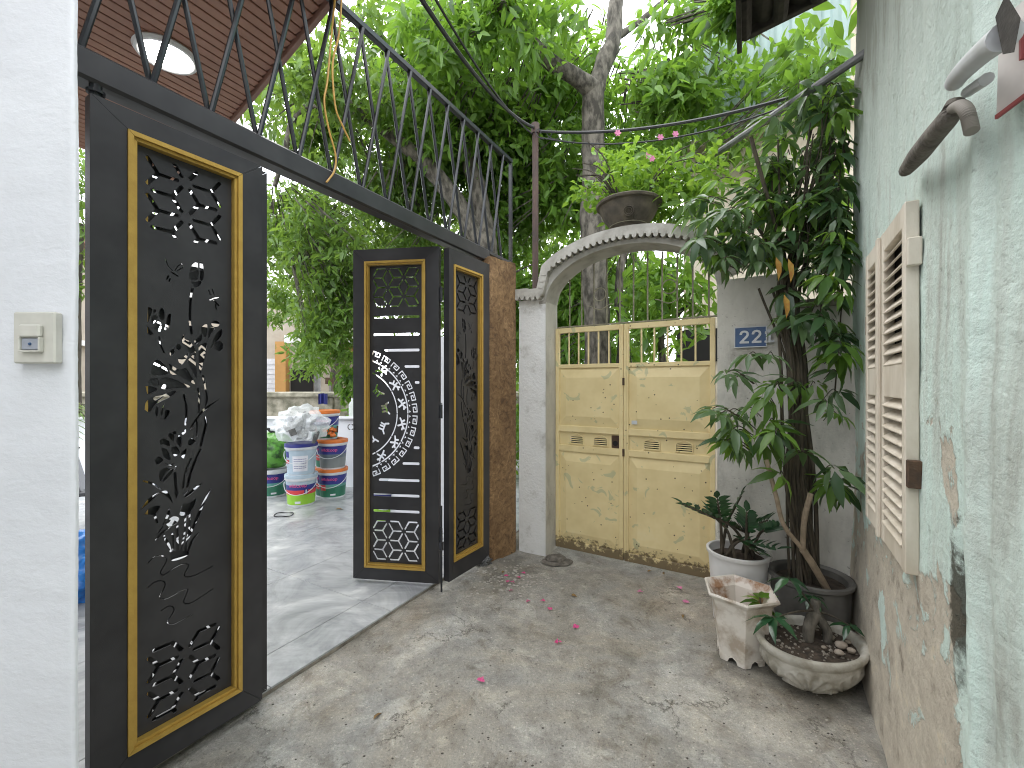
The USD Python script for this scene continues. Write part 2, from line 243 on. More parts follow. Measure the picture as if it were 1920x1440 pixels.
# house wall: turquoise limewash, streaked, peeling to brown render low down
M['house'] = mat('peeling_turquoise_limewash', {
    'g': ('geometry', {}), 's': ('separate_xyz', {}),
    'st': ('mapping', {'mapping_type': 'point', 'scale': (6.0, 6.0, 1.0)}),
    'ns': ('noise_texture', {'scale': 1.0, 'detail': 8.0, 'roughness': 0.65, 'distortion': 0.4}),
    'nf': ('noise_texture', {'scale': 30.0, 'detail': 6.0, 'roughness': 0.7}),
    'np': ('noise_texture', {'scale': 4.2, 'detail': 8.0, 'roughness': 0.62, 'distortion': 0.5}),
    'rs': ('rgb_ramp', {'ramp': [(0.28, (0.36, 0.37, 0.33)), (0.42, (0.53, 0.60, 0.55)), (0.55, (0.60, 0.725, 0.67)), (0.8, (0.64, 0.77, 0.72))]}),
    'rf': ('rgb_ramp', {'ramp': [(0.28, (0.5, 0.5, 0.48)), (0.40, (1, 1, 1)), (0.7, (1.06, 1.06, 1.06))]}),
    'mf': ('mix', {'mix_type': 'multiply', 'fac': 0.85}),
    'nr': ('noise_texture', {'scale': 9.0, 'detail': 8.0, 'roughness': 0.7}),
    'rr': ('rgb_ramp', {'ramp': [(0.30, (0.25, 0.22, 0.18)), (0.43, (0.48, 0.43, 0.355)), (0.57, (0.56, 0.51, 0.425)), (0.7, (0.66, 0.58, 0.44))]}),
    # the render shows where height + noise falls under a line
    'h': ('map_range', {'from_min': 0.20, 'from_max': 1.75, 'to_min': 0.15, 'to_max': -0.15, 'clamp': False}),
    'far': ('map_range', {'from_min': 0.86, 'from_max': 1.12, 'to_min': -0.6, 'to_max': 0.0, 'clamp': True}),
    'a0': ('math', {'math_type': 'add'}), 'a': ('math', {'math_type': 'add'}),
    'pm': ('rgb_ramp', {'ramp': [(0.49, (0, 0, 0)), (0.515, (1, 1, 1))]}),
    'mx': ('mix', {}),
    # upper grime: grey-brown streaks high on the wall
    'hg': ('map_range', {'from_min': 1.9, 'from_max': 3.3, 'to_min': 0.0, 'to_max': 0.35, 'clamp': True}),
    'ag': ('math', {'math_type': 'add'}),
    'gm': ('rgb_ramp', {'ramp': [(0.55, (0, 0, 0)), (0.85, (0.85, 0.85, 0.85))]}),
    'grime': ('color', {'value': (0.25, 0.235, 0.20)}),
    'mg': ('mix', {}),
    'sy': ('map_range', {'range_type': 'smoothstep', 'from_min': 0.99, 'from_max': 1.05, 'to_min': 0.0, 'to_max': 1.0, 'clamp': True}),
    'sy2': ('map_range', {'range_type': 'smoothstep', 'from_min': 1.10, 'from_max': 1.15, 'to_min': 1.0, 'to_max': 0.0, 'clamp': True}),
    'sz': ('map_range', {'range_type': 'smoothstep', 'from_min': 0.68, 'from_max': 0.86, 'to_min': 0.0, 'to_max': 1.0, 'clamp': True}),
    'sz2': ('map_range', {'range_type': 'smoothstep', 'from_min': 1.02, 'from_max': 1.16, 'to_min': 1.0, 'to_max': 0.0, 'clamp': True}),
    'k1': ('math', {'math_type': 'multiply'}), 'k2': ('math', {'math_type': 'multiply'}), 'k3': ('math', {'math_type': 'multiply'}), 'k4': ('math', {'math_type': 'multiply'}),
    'wv': ('vector_math', {'math_type': 'multiply_add', 'vector2': (0.16, 0.16, 0.5), 'vector3': (0, 0, 0)}), 'wa': ('vector_math', {'math_type': 'add', 'vector2': (-0.08, -0.08, -0.25)}), 'wb': ('vector_math', {'math_type': 'add'}), 's2': ('separate_xyz', {}), 'kr': ('rgb_ramp', {'ramp': [(0.14, (0, 0, 0)), (0.42, (0.9, 0.9, 0.9))]}), 'crevice_shade': ('color', {'value': (0.05, 0.046, 0.032)}), 'mk': ('mix', {}),  # shade of the crevice near the bend, painted into the wall colour
    'bs': ('math', {'math_type': 'multiply', 'value2': -0.5}), 'ba': ('math', {'math_type': 'add'}),
    'b': ('bump', {'strength': 0.8, 'distance': 0.014}),
    'p': ('principled_bsdf', {'roughness': 0.9, 'specular_ior_level': 0.2})},
    [('g.position', 's.vector'), ('g.position', 'st.vector'), ('st.vector', 'ns.vector'), ('g.position', 'nf.vector'), ('g.position', 'np.vector'), ('g.position', 'nr.vector'),
     ('ns.fac', 'rs.fac'), ('nf.fac', 'rf.fac'), ('rs.color', 'mf.color1'), ('rf.color', 'mf.color2'), ('nr.fac', 'rr.fac'),
     ('s.z', 'h.value'), ('s.y', 'far.value'), ('h.result', 'a0.value1'), ('far.result', 'a0.value2'), ('a0.value', 'a.value1'), ('np.fac', 'a.value2'), ('a.value', 'pm.fac'),
     ('s.z', 'hg.value'), ('hg.result', 'ag.value1'), ('ns.fac', 'ag.value2'), ('ag.value', 'gm.fac'), ('gm.color', 'mg.fac'), ('mf.color', 'mg.color1'), ('grime.color', 'mg.color2'),
     ('pm.color', 'mx.fac'), ('mg.color', 'mx.color1'), ('rr.color', 'mx.color2'), ('nr.color', 'wv.vector1'), ('wv.vector', 'wa.vector1'), ('wa.vector', 'wb.vector1'), ('g.position', 'wb.vector2'), ('wb.vector', 's2.vector'), ('s2.y', 'sy.value'), ('s2.y', 'sy2.value'), ('s2.z', 'sz.value'), ('s2.z', 'sz2.value'), ('sy.result', 'k1.value1'), ('sy2.result', 'k1.value2'), ('sz.result', 'k2.value1'), ('sz2.result', 'k2.value2'), ('k1.value', 'k3.value1'), ('k2.value', 'k3.value2'), ('k3.value', 'k4.value1'), ('np.fac', 'k4.value2'), ('k4.value', 'kr.fac'), ('kr.color', 'mk.fac'), ('mx.color', 'mk.color1'), ('crevice_shade.color', 'mk.color2'), ('mk.color', 'p.base_color'),
     ('pm.color', 'bs.value1'), ('nf.fac', 'ba.value1'), ('bs.value', 'ba.value2'), ('ba.value', 'b.height'), ('b.normal', 'p.normal')])
M['yellow'] = mat('worn_yellow_gate_paint', {
    'g': ('geometry', {}), 's': ('separate_xyz', {}),
    'n': ('noise_texture', {'scale': 6.0, 'detail': 6.0, 'roughness': 0.6}),
    'v': ('noise_texture', {'scale': 9.0, 'detail': 3.0, 'roughness': 0.5, 'distortion': 0.8}),
    'v2': ('voronoi_texture', {'scale': 16.0, 'feature': 'f1'}),
    'r': ('rgb_ramp', {'ramp': [(0.3, (0.66, 0.53, 0.27)), (0.6, (0.74, 0.61, 0.33)), (0.8, (0.76, 0.65, 0.39))]}),
    'vm': ('rgb_ramp', {'ramp': [(0.635, (0, 0, 0)), (0.66, (0.6, 0.6, 0.6))]}),
    'green': ('color', {'value': (0.37, 0.40, 0.25)}),
    'm1': ('mix', {}),
    'dm': ('rgb_ramp', {'ramp': [(0.0, (1, 1, 1)), (0.085, (0.9, 0.9, 0.9)), (0.11, (0, 0, 0))]}),
    'rust': ('color', {'value': (0.11, 0.075, 0.04)}),
    'hm': ('map_range', {'from_min': 0.02, 'from_max': 0.22, 'to_min': 0.42, 'to_max': -0.1, 'clamp': True}),
    'ha': ('math', {'math_type': 'add'}), 'n4': ('noise_texture', {'scale': 22.0, 'detail': 6.0, 'roughness': 0.7}),
    'hr': ('rgb_ramp', {'ramp': [(0.62, (0, 0, 0)), (0.74, (0.9, 0.9, 0.9))]}),
    'm2': ('mix', {}), 'm3': ('mix', {}),
    'p': ('principled_bsdf', {'roughness': 0.5})},
    [('g.position', 's.vector'), ('g.position', 'n.vector'), ('g.position', 'v.vector'), ('g.position', 'v2.vector'), ('g.position', 'n4.vector'), ('n.fac', 'r.fac'), ('v.fac', 'vm.fac'), ('vm.color', 'm1.fac'), ('r.color', 'm1.color1'), ('green.color', 'm1.color2'),
     ('v2.distance', 'dm.fac'), ('dm.color', 'm2.fac'), ('m1.color', 'm2.color1'), ('rust.color', 'm2.color2'),
     ('s.z', 'hm.value'), ('hm.result', 'ha.value1'), ('n4.fac', 'ha.value2'), ('ha.value', 'hr.fac'), ('hr.color', 'm3.fac'), ('m2.color', 'm3.color1'), ('rust.color', 'm3.color2'), ('m3.color', 'p.base_color')])
M['pale_grille'] = paint('faded_grille_paint', (0.27, 0.25, 0.17), (0.17, 0.16, 0.11), 0.6, 20)
M['dark_hole'] = paint('dark_inside', (0.012, 0.011, 0.01), None, 0.9)
M['soffit'] = paint('brown_soffit_board', (0.32, 0.155, 0.10), (0.26, 0.122, 0.08), 0.5, 3, 0.1, 80, stretch=(1, 1, 1))
M['fascia'] = paint('brown_fascia', (0.26, 0.14, 0.105), (0.22, 0.115, 0.085), 0.5, 4)
M['lamp_ring'] = paint('white_lamp_ring', (0.75, 0.75, 0.74), None, 0.4)
M['lamp'] = mat('lit_lamp', {'e': ('emission', {'color': (1.0, 0.97, 0.92), 'strength': 14.0})}, [], surface='e.emission')
M['cork'] = mat('brown_fibrous_board', {
    'g': ('geometry', {}), 'n': ('noise_texture', {'scale': 16.0, 'detail': 9.0, 'roughness': 0.75, 'distortion': 1.5}), 'n2': ('noise_texture', {'scale': 2.5, 'detail': 3.0, 'roughness': 0.5}),
    'r': ('rgb_ramp', {'ramp': [(0.3, (0.05, 0.026, 0.012)), (0.48, (0.21, 0.122, 0.055)), (0.62, (0.34, 0.215, 0.105)), (0.75, (0.50, 0.36, 0.2))]}),
    'r2': ('rgb_ramp', {'ramp': [(0.3, (0.6, 0.55, 0.5)), (0.7, (1.15, 1.15, 1.15))]}), 'm': ('mix', {'mix_type': 'multiply', 'fac': 0.9}),
    'b': ('bump', {'strength': 0.8, 'distance': 0.01}), 'p': ('principled_bsdf', {'roughness': 0.75})},
    [('g.position', 'n.vector'), ('g.position', 'n2.vector'), ('n.fac', 'r.fac'), ('n2.fac', 'r2.fac'), ('r.color', 'm.color1'), ('r2.color', 'm.color2'), ('m.color', 'p.base_color'), ('n.fac', 'b.height'), ('b.normal', 'p.normal')])
M['shutter'] = paint('cream_shutter_paint', (0.66, 0.60, 0.51), (0.52, 0.46, 0.37), 0.6, 9, 0.2, 60, stretch=(1, 1, 0.4))
M['rust'] = paint('rusty_iron', (0.10, 0.055, 0.03), (0.05, 0.032, 0.022), 0.85, 25, 0.4, 90)
M['pole'] = paint('brown_iron_pole', (0.085, 0.05, 0.04), (0.05, 0.035, 0.03), 0.75, 14, 0.3, 60, stretch=(1, 1, 0.3))
M['bark'] = paint('grey_bark', (0.155, 0.14, 0.115), (0.038, 0.034, 0.026), 0.9, 15, 1.0, 26, stretch=(1, 1, 0.4), detail=9, lo=0.40, hi=0.60)
M['bark_dark'] = paint('dark_bark', (0.10, 0.085, 0.066), (0.035, 0.032, 0.024), 0.9, 9, 0.9, 22, stretch=(1, 1, 0.4))
M['stem'] = paint('vine_stems', (0.085, 0.067, 0.045), (0.03, 0.026, 0.018), 0.85, 30, 0.5, 60, stretch=(1, 1, 0.3))
M['stem_pale'] = paint('pale_stem', (0.30, 0.235, 0.165), (0.2, 0.155, 0.105), 0.75, 20, 0.3, 60)
M['cable'] = paint('black_cable', (0.018, 0.018, 0.02), None, 0.5)
M['cable_yellow'] = paint('yellow_cable', (0.62, 0.36, 0.08), None, 0.4)
M['steel_pipe'] = paint('grey_steel_pipe', (0.20, 0.20, 0.20), (0.12, 0.12, 0.12), 0.5, 10, metallic=0.3)
M['urn'] = paint('weathered_urn', (0.13, 0.11, 0.08), (0.06, 0.052, 0.04), 0.85, 9, 0.5, 60)
M['soil'] = paint('potting_soil', (0.075, 0.055, 0.04), (0.03, 0.024, 0.018), 0.95, 30, 0.9, 60)
M['pebble'] = paint('pale_pebble', (0.36, 0.31, 0.26), (0.22, 0.18, 0.14), 0.8, 20)
M['pot_white'] = paint('white_plastic_pot', (0.62, 0.61, 0.6), (0.55, 0.54, 0.52), 0.45, 5)
M['pot_hex'] = paint('stained_white_pot', (0.62, 0.58, 0.52), (0.36, 0.30, 0.235), 0.6, 8, 0.25, 50, lo=0.45, hi=0.62, detail=8)
M['pot_hex_in'] = paint('mud_stained_inside', (0.66, 0.60, 0.54), (0.30, 0.165, 0.09), 0.65, 9, 0.2, 40, lo=0.48, hi=0.62)
M['pot_shell'] = paint('grimy_cement_bowl', (0.50, 0.48, 0.43), (0.27, 0.25, 0.2), 0.65, 10, 0.3, 60, detail=8)
M['pot_grey'] = paint('grey_glazed_pot', (0.13, 0.125, 0.115), (0.07, 0.066, 0.06), 0.5, 8)
M['plate_blue'] = paint('blue_enamel', (0.02, 0.065, 0.17), (0.035, 0.085, 0.19), 0.35, 30)
M['plate_white'] = paint('white_enamel', (0.55, 0.57, 0.58), None, 0.4)
M['bell'] = paint('cream_plastic', (0.66, 0.64, 0.58), None, 0.4)
M['bell_grey'] = paint('grey_plastic_button', (0.36, 0.38, 0.44), None, 0.35)
M['pvc'] = paint('white_pvc', (0.52, 0.53, 0.55), (0.42, 0.42, 0.42), 0.45, 8)
M['rag'] = paint('grey_rag', (0.20, 0.18, 0.155), (0.09, 0.08, 0.068), 0.95, 22, 0.9, 60)
M['hose'] = paint('grey_corrugated_hose', (0.21, 0.19, 0.165), None, 0.7)
M['sign_white'] = paint('sign_white', (0.60, 0.56, 0.53), None, 0.5)
M['sign_red'] = paint('sign_red', (0.30, 0.06, 0.06), None, 0.5)
M['eave'] = paint('old_eave', (0.05, 0.044, 0.036), (0.022, 0.02, 0.017), 0.9, 12, 0.4, 40)
M['teal_sheet'] = paint('teal_corrugated_sheet', (0.10, 0.33, 0.31), (0.13, 0.38, 0.36), 0.45, 3)
M['pale_sheet'] = paint('pale_green_sheet', (0.24, 0.33, 0.31), (0.28, 0.37, 0.35), 0.45, 3)
M['beige'] = paint('beige_render', (0.60, 0.53, 0.43), (0.42, 0.36, 0.28), 0.9, 4, 0.4, 30, lo=0.45, hi=0.75)
M['petal'] = paint('magenta_petal', (0.50, 0.035, 0.16), (0.62, 0.10, 0.27), 0.6, 60)
M['petal_pale'] = paint('pink_petal', (0.66, 0.22, 0.38), None, 0.6)
M['dry_leaf'] = paint('dry_leaf', (0.26, 0.17, 0.06), (0.15, 0.08, 0.03), 0.8, 50)
M['chip'] = paint('pale_chips', (0.50, 0.47, 0.42), (0.3, 0.28, 0.25), 0.85, 60)
M['chip_dark'] = paint('dark_grit', (0.07, 0.06, 0.05), None, 0.9)
M['leaf_tree'] = leafmat('tree_leaf', (0.022, 0.058, 0.014), (0.045, 0.105, 0.021), (0.09, 0.175, 0.03), (0.27, 0.47, 0.05), 0.46)
M['leaf_far'] = leafmat('far_tree_leaf', (0.03, 0.072, 0.016), (0.06, 0.125, 0.026), (0.105, 0.19, 0.038), (0.30, 0.47, 0.065), 0.45)
M['leaf_vine'] = leafmat('vine_leaf', (0.022, 0.05, 0.022), (0.044, 0.092, 0.038), (0.11, 0.17, 0.08), (0.17, 0.32, 0.055), 0.24, 0.31)
M['leaf_zz'] = leafmat('glossy_leaf', (0.014, 0.045, 0.02), (0.02, 0.062, 0.026), (0.035, 0.09, 0.035), (0.08, 0.2, 0.05), 0.1, 0.22)
M['leaf_bright'] = leafmat('bright_leaf', (0.05, 0.12, 0.018), (0.09, 0.19, 0.025), (0.14, 0.26, 0.035), (0.36, 0.58, 0.06), 0.45)
M['leaf_yellow'] = paint('yellowing_leaf', (0.42, 0.26, 0.05), (0.36, 0.15, 0.03), 0.5, 40)

# ------------------------------------------------------------------ leaves
def leaves(base, d, nrm, length, width, fold=0.18, droop=0.25):
    """(vertices, faces, 7 verts and 8 triangles per leaf) of pointed, folded, curling leaves; all inputs are arrays."""
    base, d, nrm = (np.asarray(x, float) for x in (base, d, nrm)); n = len(base)
    d = d / (np.linalg.norm(d, axis=1, keepdims=True) + 1e-9)
    s = np.cross(d, nrm); s /= np.linalg.norm(s, axis=1, keepdims=True) + 1e-9
    w = np.cross(s, d)
    L, W = np.broadcast_to(length, n)[:, None], np.broadcast_to(width, n)[:, None]
    pt = lambda t, side, h: base + d * L * t + s * W * side * 0.5 + w * (W * h - L * droop * t * t)
    vs = np.stack([pt(0, 0, 0), pt(0.3, 0.92, fold), pt(0.3, 0, 0), pt(0.3, -0.92, fold), pt(0.66, 0.72, fold), pt(0.66, 0, 0), pt(0.66, -0.72, fold), pt(1.0, 0, 0)], 1)
    f0 = np.array([[0, 1, 2], [0, 2, 3], [1, 4, 5], [1, 5, 2], [2, 5, 6], [2, 6, 3], [4, 7, 5], [5, 7, 6]])
    return vs, f0
def leaf_mesh(vs, f0):
    n, k = vs.shape[:2]
    return trimesh.Trimesh(vs.reshape(-1, 3), (f0[None] + np.arange(n)[:, None, None] * k).reshape(-1, 3), process=False)
def put_leaves(parent, vs, f0, m, most=300, rest='foliage', name='leaf'):
    """The leaves that show largest become parts; the rest is one part, stuff."""
    c = vs.mean(1); size = np.linalg.norm(vs[:, 7] - vs[:, 0], axis=1)
    px = 960 + F * c[:, 0] / np.maximum(c[:, 1], 0.3); py = 720 - F * (c[:, 2] - EYE) / np.maximum(c[:, 1], 0.3)
    inside = (px > 150) & (px < 1625) & (py > 0) & (py < 1440) & (c[:, 1] > 0.3)
    order = np.argsort(-np.where(inside, size / np.maximum(c[:, 1], 0.3), 0))
    big = order[:most]
    for i in big: obj(name, leaf_mesh(vs[i:i + 1], f0), m, parent, smooth=True)
    if len(order) > most: obj(rest, leaf_mesh(vs[order[most:]], f0), m, parent, smooth=True, kind='stuff')
def rand_dirs(n, down=0.0):
    a = rng.normal(size=(n, 3)); a /= np.linalg.norm(a, axis=1, keepdims=True)
    a[:, 2] = a[:, 2] * 0.6 - down
    return a / np.linalg.norm(a, axis=1, keepdims=True)
def sprays(centres, per, spread, size, down=0.55, aspect=0.36):
    """Sprays of leaves: each centre is a twig with leaves along it."""
    n = len(centres); tw = rand_dirs(n, 0.25)
    t = rng.uniform(-1, 1, (n, per))
    base = (centres[:, None] + tw[:, None] * (t * spread)[..., None] + rng.normal(size=(n, per, 3)) * spread * 0.22).reshape(-1, 3)
    d = (np.repeat(tw, per, 0) * 0.6 + rand_dirs(n * per, down)); nr = rng.normal(size=(n * per, 3)) * 0.75 + UP
    L = size * rng.uniform(0.65, 1.25, n * per)
    return leaves(base, d, nr, L, L * aspect * rng.uniform(0.85, 1.15, n * per), 0.16, 0.18)
def in_ellipsoid(n, c, r, seed=1, gap=0.42, freq=1.3):
    out = []
    while len(out) < n:
        p = rng.normal(size=(n * 2, 3)); p /= np.linalg.norm(p, axis=1, keepdims=True)
        p = p * (rng.uniform(0, 1, (n * 2, 1)) ** (1 / 2.4)) * np.asarray(r) + np.asarray(c)
        p = p[meshkit.fbm(p * freq + 50, 3, seed) > gap]
        out += list(p)
    return np.array(out[:n])

# ------------------------------------------------------------------ plan of the place
g = unit(V(0.482, 0.876, 0))            # along the alley
u = unit(V(0.857, -0.516, 0))           # across it, to the right
g_u = unit(V(0.516, 0.857, 0))
B0 = V(-1.194, 2.044, 0)                # a point of the line between yard and alley
CORNER = V(0.288, 3.715, 0)             # front right corner of the white pillar
def gateway(s, z=0.0, d=0.0): return CORNER + u * s + g_u * d + UP * z

# ------------------------------------------------------------------ ground
obj('ground', grid(lambda a, b: np.stack([-150 + 300 * a, -150 + 300 * b, -0.06 + 0 * a], -1), 2, 2), M['earth'], kind='structure', smooth=False)
def alley_z(x, y):
    p = np.stack([x, y, 0 * x], -1)
    d = (x - B0[0]) * g[1] - (y - B0[1]) * g[0]           # metres from the yard's edge
    z = 0.010 * (meshkit.fbm(p * 2.1, 4, 3) - 0.5) + 0.007 * (meshkit.fbm(p * 9, 3, 5) - 0.5) - 0.004
    ridge = np.clip(1 - np.abs(d - 0.17) / 0.11, 0, 1)
    brk = meshkit.fbm(p * 3.1 + 4, 3, 9)
    z = z + 0.018 * ridge * (brk > 0.42) * np.clip((brk - 0.42) * 12, 0, 1)
    for cx, cy, r in ((-0.35, 1.42, 0.12), (0.08, 1.55, 0.07), (-0.18, 1.35, 0.09)):     # broken hollows
        q = np.hypot(x - cx, (y - cy) * 0.7) / r + 0.5 * (meshkit.fbm(p * 14, 2, 21) - 0.5)
        z = z - 0.016 * np.clip((1 - q) * 3.5, 0, 1)
    return z
def alley(a, b):
    x0, y0 = -2.2 + 5.0 * a, 0.3 + 5.2 * b
    # follow the yard's edge on the left
    e = B0[0] + (y0 - B0[1]) * g[0] / g[1]
    x = e + (3.1 - e) * a
    return np.stack([x, y0, alley_z(x, y0)], -1)
obj('alley_pavement', grid(alley, 190, 190), M['concrete'], kind='structure', smooth=True)
obj('alley_pavement_behind', box((0.5, -4.85, -0.035), (9, 10, 0.05)), M['concrete'], kind='structure')

# yard floor: one mesh per tile
yard = thing('yard_floor', kind='structure')
TW, TL = 0.8, 0.8
left = unit(V(-g[1], g[0], 0))
for i in range(9):
    w0 = 0.0 if i == 0 else 0.26 + (i - 1) * TW
    w1 = 0.26 + i * TW
    for j in range(-1, 9):
        l0 = -1.1 + j * TL + 0.34
        o = B0 + left * ((w0 + w1) / 2) + g * (l0 + TL / 2)
        if o[1] < 0.2 or o[1] > 8.2: continue
        obj('tile', chamfer_box((0, 0, 0.0), (w1 - w0 - 0.003, TL - 0.003, 0.05), 0.0015, frame(o + UP * (-0.003 + rng.normal() * 0.0004), left, g, UP)), M['tile'], yard)
obj('grout_bed', box((0, 0, 0), (7.0, 8.4, 0.04), frame(B0 + left * 3.5 + g * 2.7 + UP * -0.008, left, g, UP)), M['weathered'], yard)
obj('street', box((-6, 16, -0.03), (40, 12, 0.04)), M['concrete'], kind='structure')

# ------------------------------------------------------------------ white wall at the left with the doorbell
WC = V(-1.166, 1.15, 0)                                     # its corner by the gate
wl = thing('white_wall', 'rough white painted gate wall at the left edge carrying the doorbell', 'wall')
def wallface(a, b):
    x = WC[0] - 1.6 + 1.6 * a; z = -0.05 + 4.4 * b
    P = np.stack([x, 0 * x, z], -1)
    rough = 0.0045 * (meshkit.fbm(np.stack([x * 9, 0 * x, z * 22], -1), 4, 2) - 0.5) + 0.008 * (meshkit.fbm(P * 2.5, 3, 4) - 0.5)
    edge = 0.012 * np.clip((a - 0.985) / 0.015, 0, 1) ** 2
    return np.stack([x - edge * 1.25, WC[1] + rough + edge, z], -1)
obj('face', grid(wallface, 200, 420), M['white_wall'], wl, smooth=True)
obj('core', extrude(sg.Polygon([(WC[0] - 1.6, WC[1] + 0.02), (WC[0] - 0.030, WC[1] + 0.02), (WC[0] - 0.34, WC[1] + 0.30), (WC[0] - 1.6, WC[1] + 0.30)]), 4.4, None, -0.05), M['white_wall'], wl)
obj('return_wall', box((WC[0] - 1.75, -2.3, 2.15), (0.28, 6.9, 4.4)), M['white_wall'], wl)
def wall_pt(px, py): return on_plane(px, py, WC, V(0, -1, 0))
b0, b1 = wall_pt(42, 682), wall_pt(119, 587)
bell = thing('doorbell', 'small cream plastic doorbell button on the white wall', 'doorbell')
cx, cz, bw, bh = (b0[0] + b1[0]) / 2, (b0[2] + b1[2]) / 2, b1[0] - b0[0], b1[2] - b0[2]
obj('back_plate', chamfer_box((cx, WC[1] - 0.011, cz), (bw, 0.024, bh), 0.004), M['bell'], bell)
obj('hood', chamfer_box((cx, WC[1] - 0.029, cz + bh * 0.12), (bw * 0.5, 0.014, bh * 0.25), 0.004), M['bell'], bell)
obj('button_frame', [chamfer_box((cx + sx * bw * 0.235, WC[1] - 0.029, cz - bh * 0.14), (bw * 0.04, 0.012, bh * 0.28), 0.001) for sx in (-1, 1)] + [chamfer_box((cx, WC[1] - 0.029, cz - bh * 0.27), (bw * 0.5, 0.012, bh * 0.03), 0.001)], M['bell'], bell)
bb = obj('button', chamfer_box((cx, WC[1] - 0.026, cz - bh * 0.13), (bw * 0.42, 0.01, bh * 0.22), 0.002), M['bell_grey'], bell)
obj('bell_mark', [trimesh.creation.uv_sphere(0.004).apply_translation((cx, WC[1] - 0.031, cz - bh * 0.13))], M['plate_blue'], bell)

# ------------------------------------------------------------------ gate leaves
def slots(lines, w): return unary_union([sg.LineString(l).buffer(w / 2) for l in lines])
def rhombille(region, o, a=0.142, w=0.011, skip=0.022, st=1.0):
    """Tumbling-block slots inside region (shapely box), star nodes through o."""
    L = []; R = a / math.sqrt(3)
    x0, y0, x1, y1 = region.bounds
    for i in range(-8, 9):
        for j in range(-10, 11):
            c = V(o[0] + st * i * a * math.sqrt(3) / 2, o[1] + j * a + (a / 2 if i % 2 else 0))
            if not (x0 - a < c[0] < x1 + a and y0 - a < c[1] < y1 + a): continue
            for k in range(6):
                t = math.radians(60 * k); e = V(st * math.cos(t), math.sin(t))
                seg = sg.LineString([c + e * skip, c + e * R]).intersection(region)
                if seg.length > 0.012: L.append(seg)
    return unary_union([s.buffer(w / 2) for s in L])
def mitred(W0, H0, W1, H1, depth, Mx, z0):
    """Four mitred bars between the rectangles W0=(x0,x1) H0=(z0,z1) outside and W1 H1 inside."""
    a, b, c, d = (W0[0], H0[0]), (W0[1], H0[0]), (W0[1], H0[1]), (W0[0], H0[1])
    e, f, g_, h = (W1[0], H1[0]), (W1[1], H1[0]), (W1[1], H1[1]), (W1[0], H1[1])
    return [extrude(sg.Polygon(q).buffer(-0.0006), depth, Mx, z0) for q in ((a, b, f, e), (b, c, g_, f), (c, d, h, g_), (d, a, e, h))]
def key_path(s=1.0):
    # a greek key in (tangential, radial) units of 1
    return [(-0.42, -0.5), (-0.42, 0.5), (0.42, 0.5), (0.42, -0.35), (-0.08, -0.35), (-0.08, 0.12), (0.14, 0.12)]
def drum(cxz, region, mirror=1):
    """The bronze-drum disc: greek keys, rings, triangles, long-tailed birds and beasts."""
    C = V(*cxz); out = []
    P = lambda r, t: C + r * V(math.sin(t) * mirror, math.cos(t))
    n = 34; r0, r1 = 0.456, 0.490
    for k in range(n // 2 + 2):
        t0 = (k + 0.0) * 2 * math.pi / n
        pts = [P((r0 + r1) / 2 + y * (r1 - r0), t0 + x * 0.78 * 2 * math.pi / n) for x, y in key_path()]
        out.append(slots([pts], 0.0090))
        for dt in (0.28, 0.72):
            tt = t0 + dt * 2 * math.pi / n
            out.append(sg.Polygon([P(0.429, tt - 0.026), P(0.429, tt + 0.026), P(0.443, tt)]))
    for r, w, segs in ((0.418, 0.011, 6), (0.335, 0.010, 6), (0.14, 0.008, 4)):
        for k in range(segs):
            a0, a1 = math.pi * k / segs + 0.02, math.pi * (k + 1) / segs - 0.02
            out.append(slots([[P(r, a0 + (a1 - a0) * i / 10) for i in range(11)]], w))
    bird = [[(-1, -0.5), (-0.45, -0.1), (0.0, 0.1), (0.5, 0.45), (1.0, 0.35)], [(0.0, 0.1), (-0.1, 0.8)], [(0.1, 0.1), (0.5, -0.7)], [(-0.4, -0.1), (-0.7, 0.5)], [(0.5, 0.4), (0.75, 0.8)]]
    for k in range(9):
        t0 = (k + 0.5) * math.pi / 8
        out.append(slots([[P(0.377 + y * 0.033, t0 + x * 0.105) for x, y in l] for l in bird], 0.015))
    beast = [[(-0.8, 0.1), (0.6, 0.2)], [(-0.6, 0), (-0.75, -0.8)], [(-0.2, 0), (-0.2, -0.8)], [(0.4, 0), (0.5, -0.8)], [(0.5, 0.2), (0.9, 0.7)], [(-0.8, 0.1), (-1.0, 0.8)]]
    for k in range(6):
        t0 = (k + 0.5) * math.pi / 5.5
        out.append(slots([[P(0.25 + y * 0.035, t0 + x * 0.16) for x, y in l] for l in beast], 0.014))
    for k in range(7):
        t0 = k * math.pi / 6.0
        out.append(sg.Polygon([P(0.05, t0 - 0.2), P(0.05, t0 + 0.2), P(0.115, t0)]))
    return unary_union([x.intersection(region) for x in out])

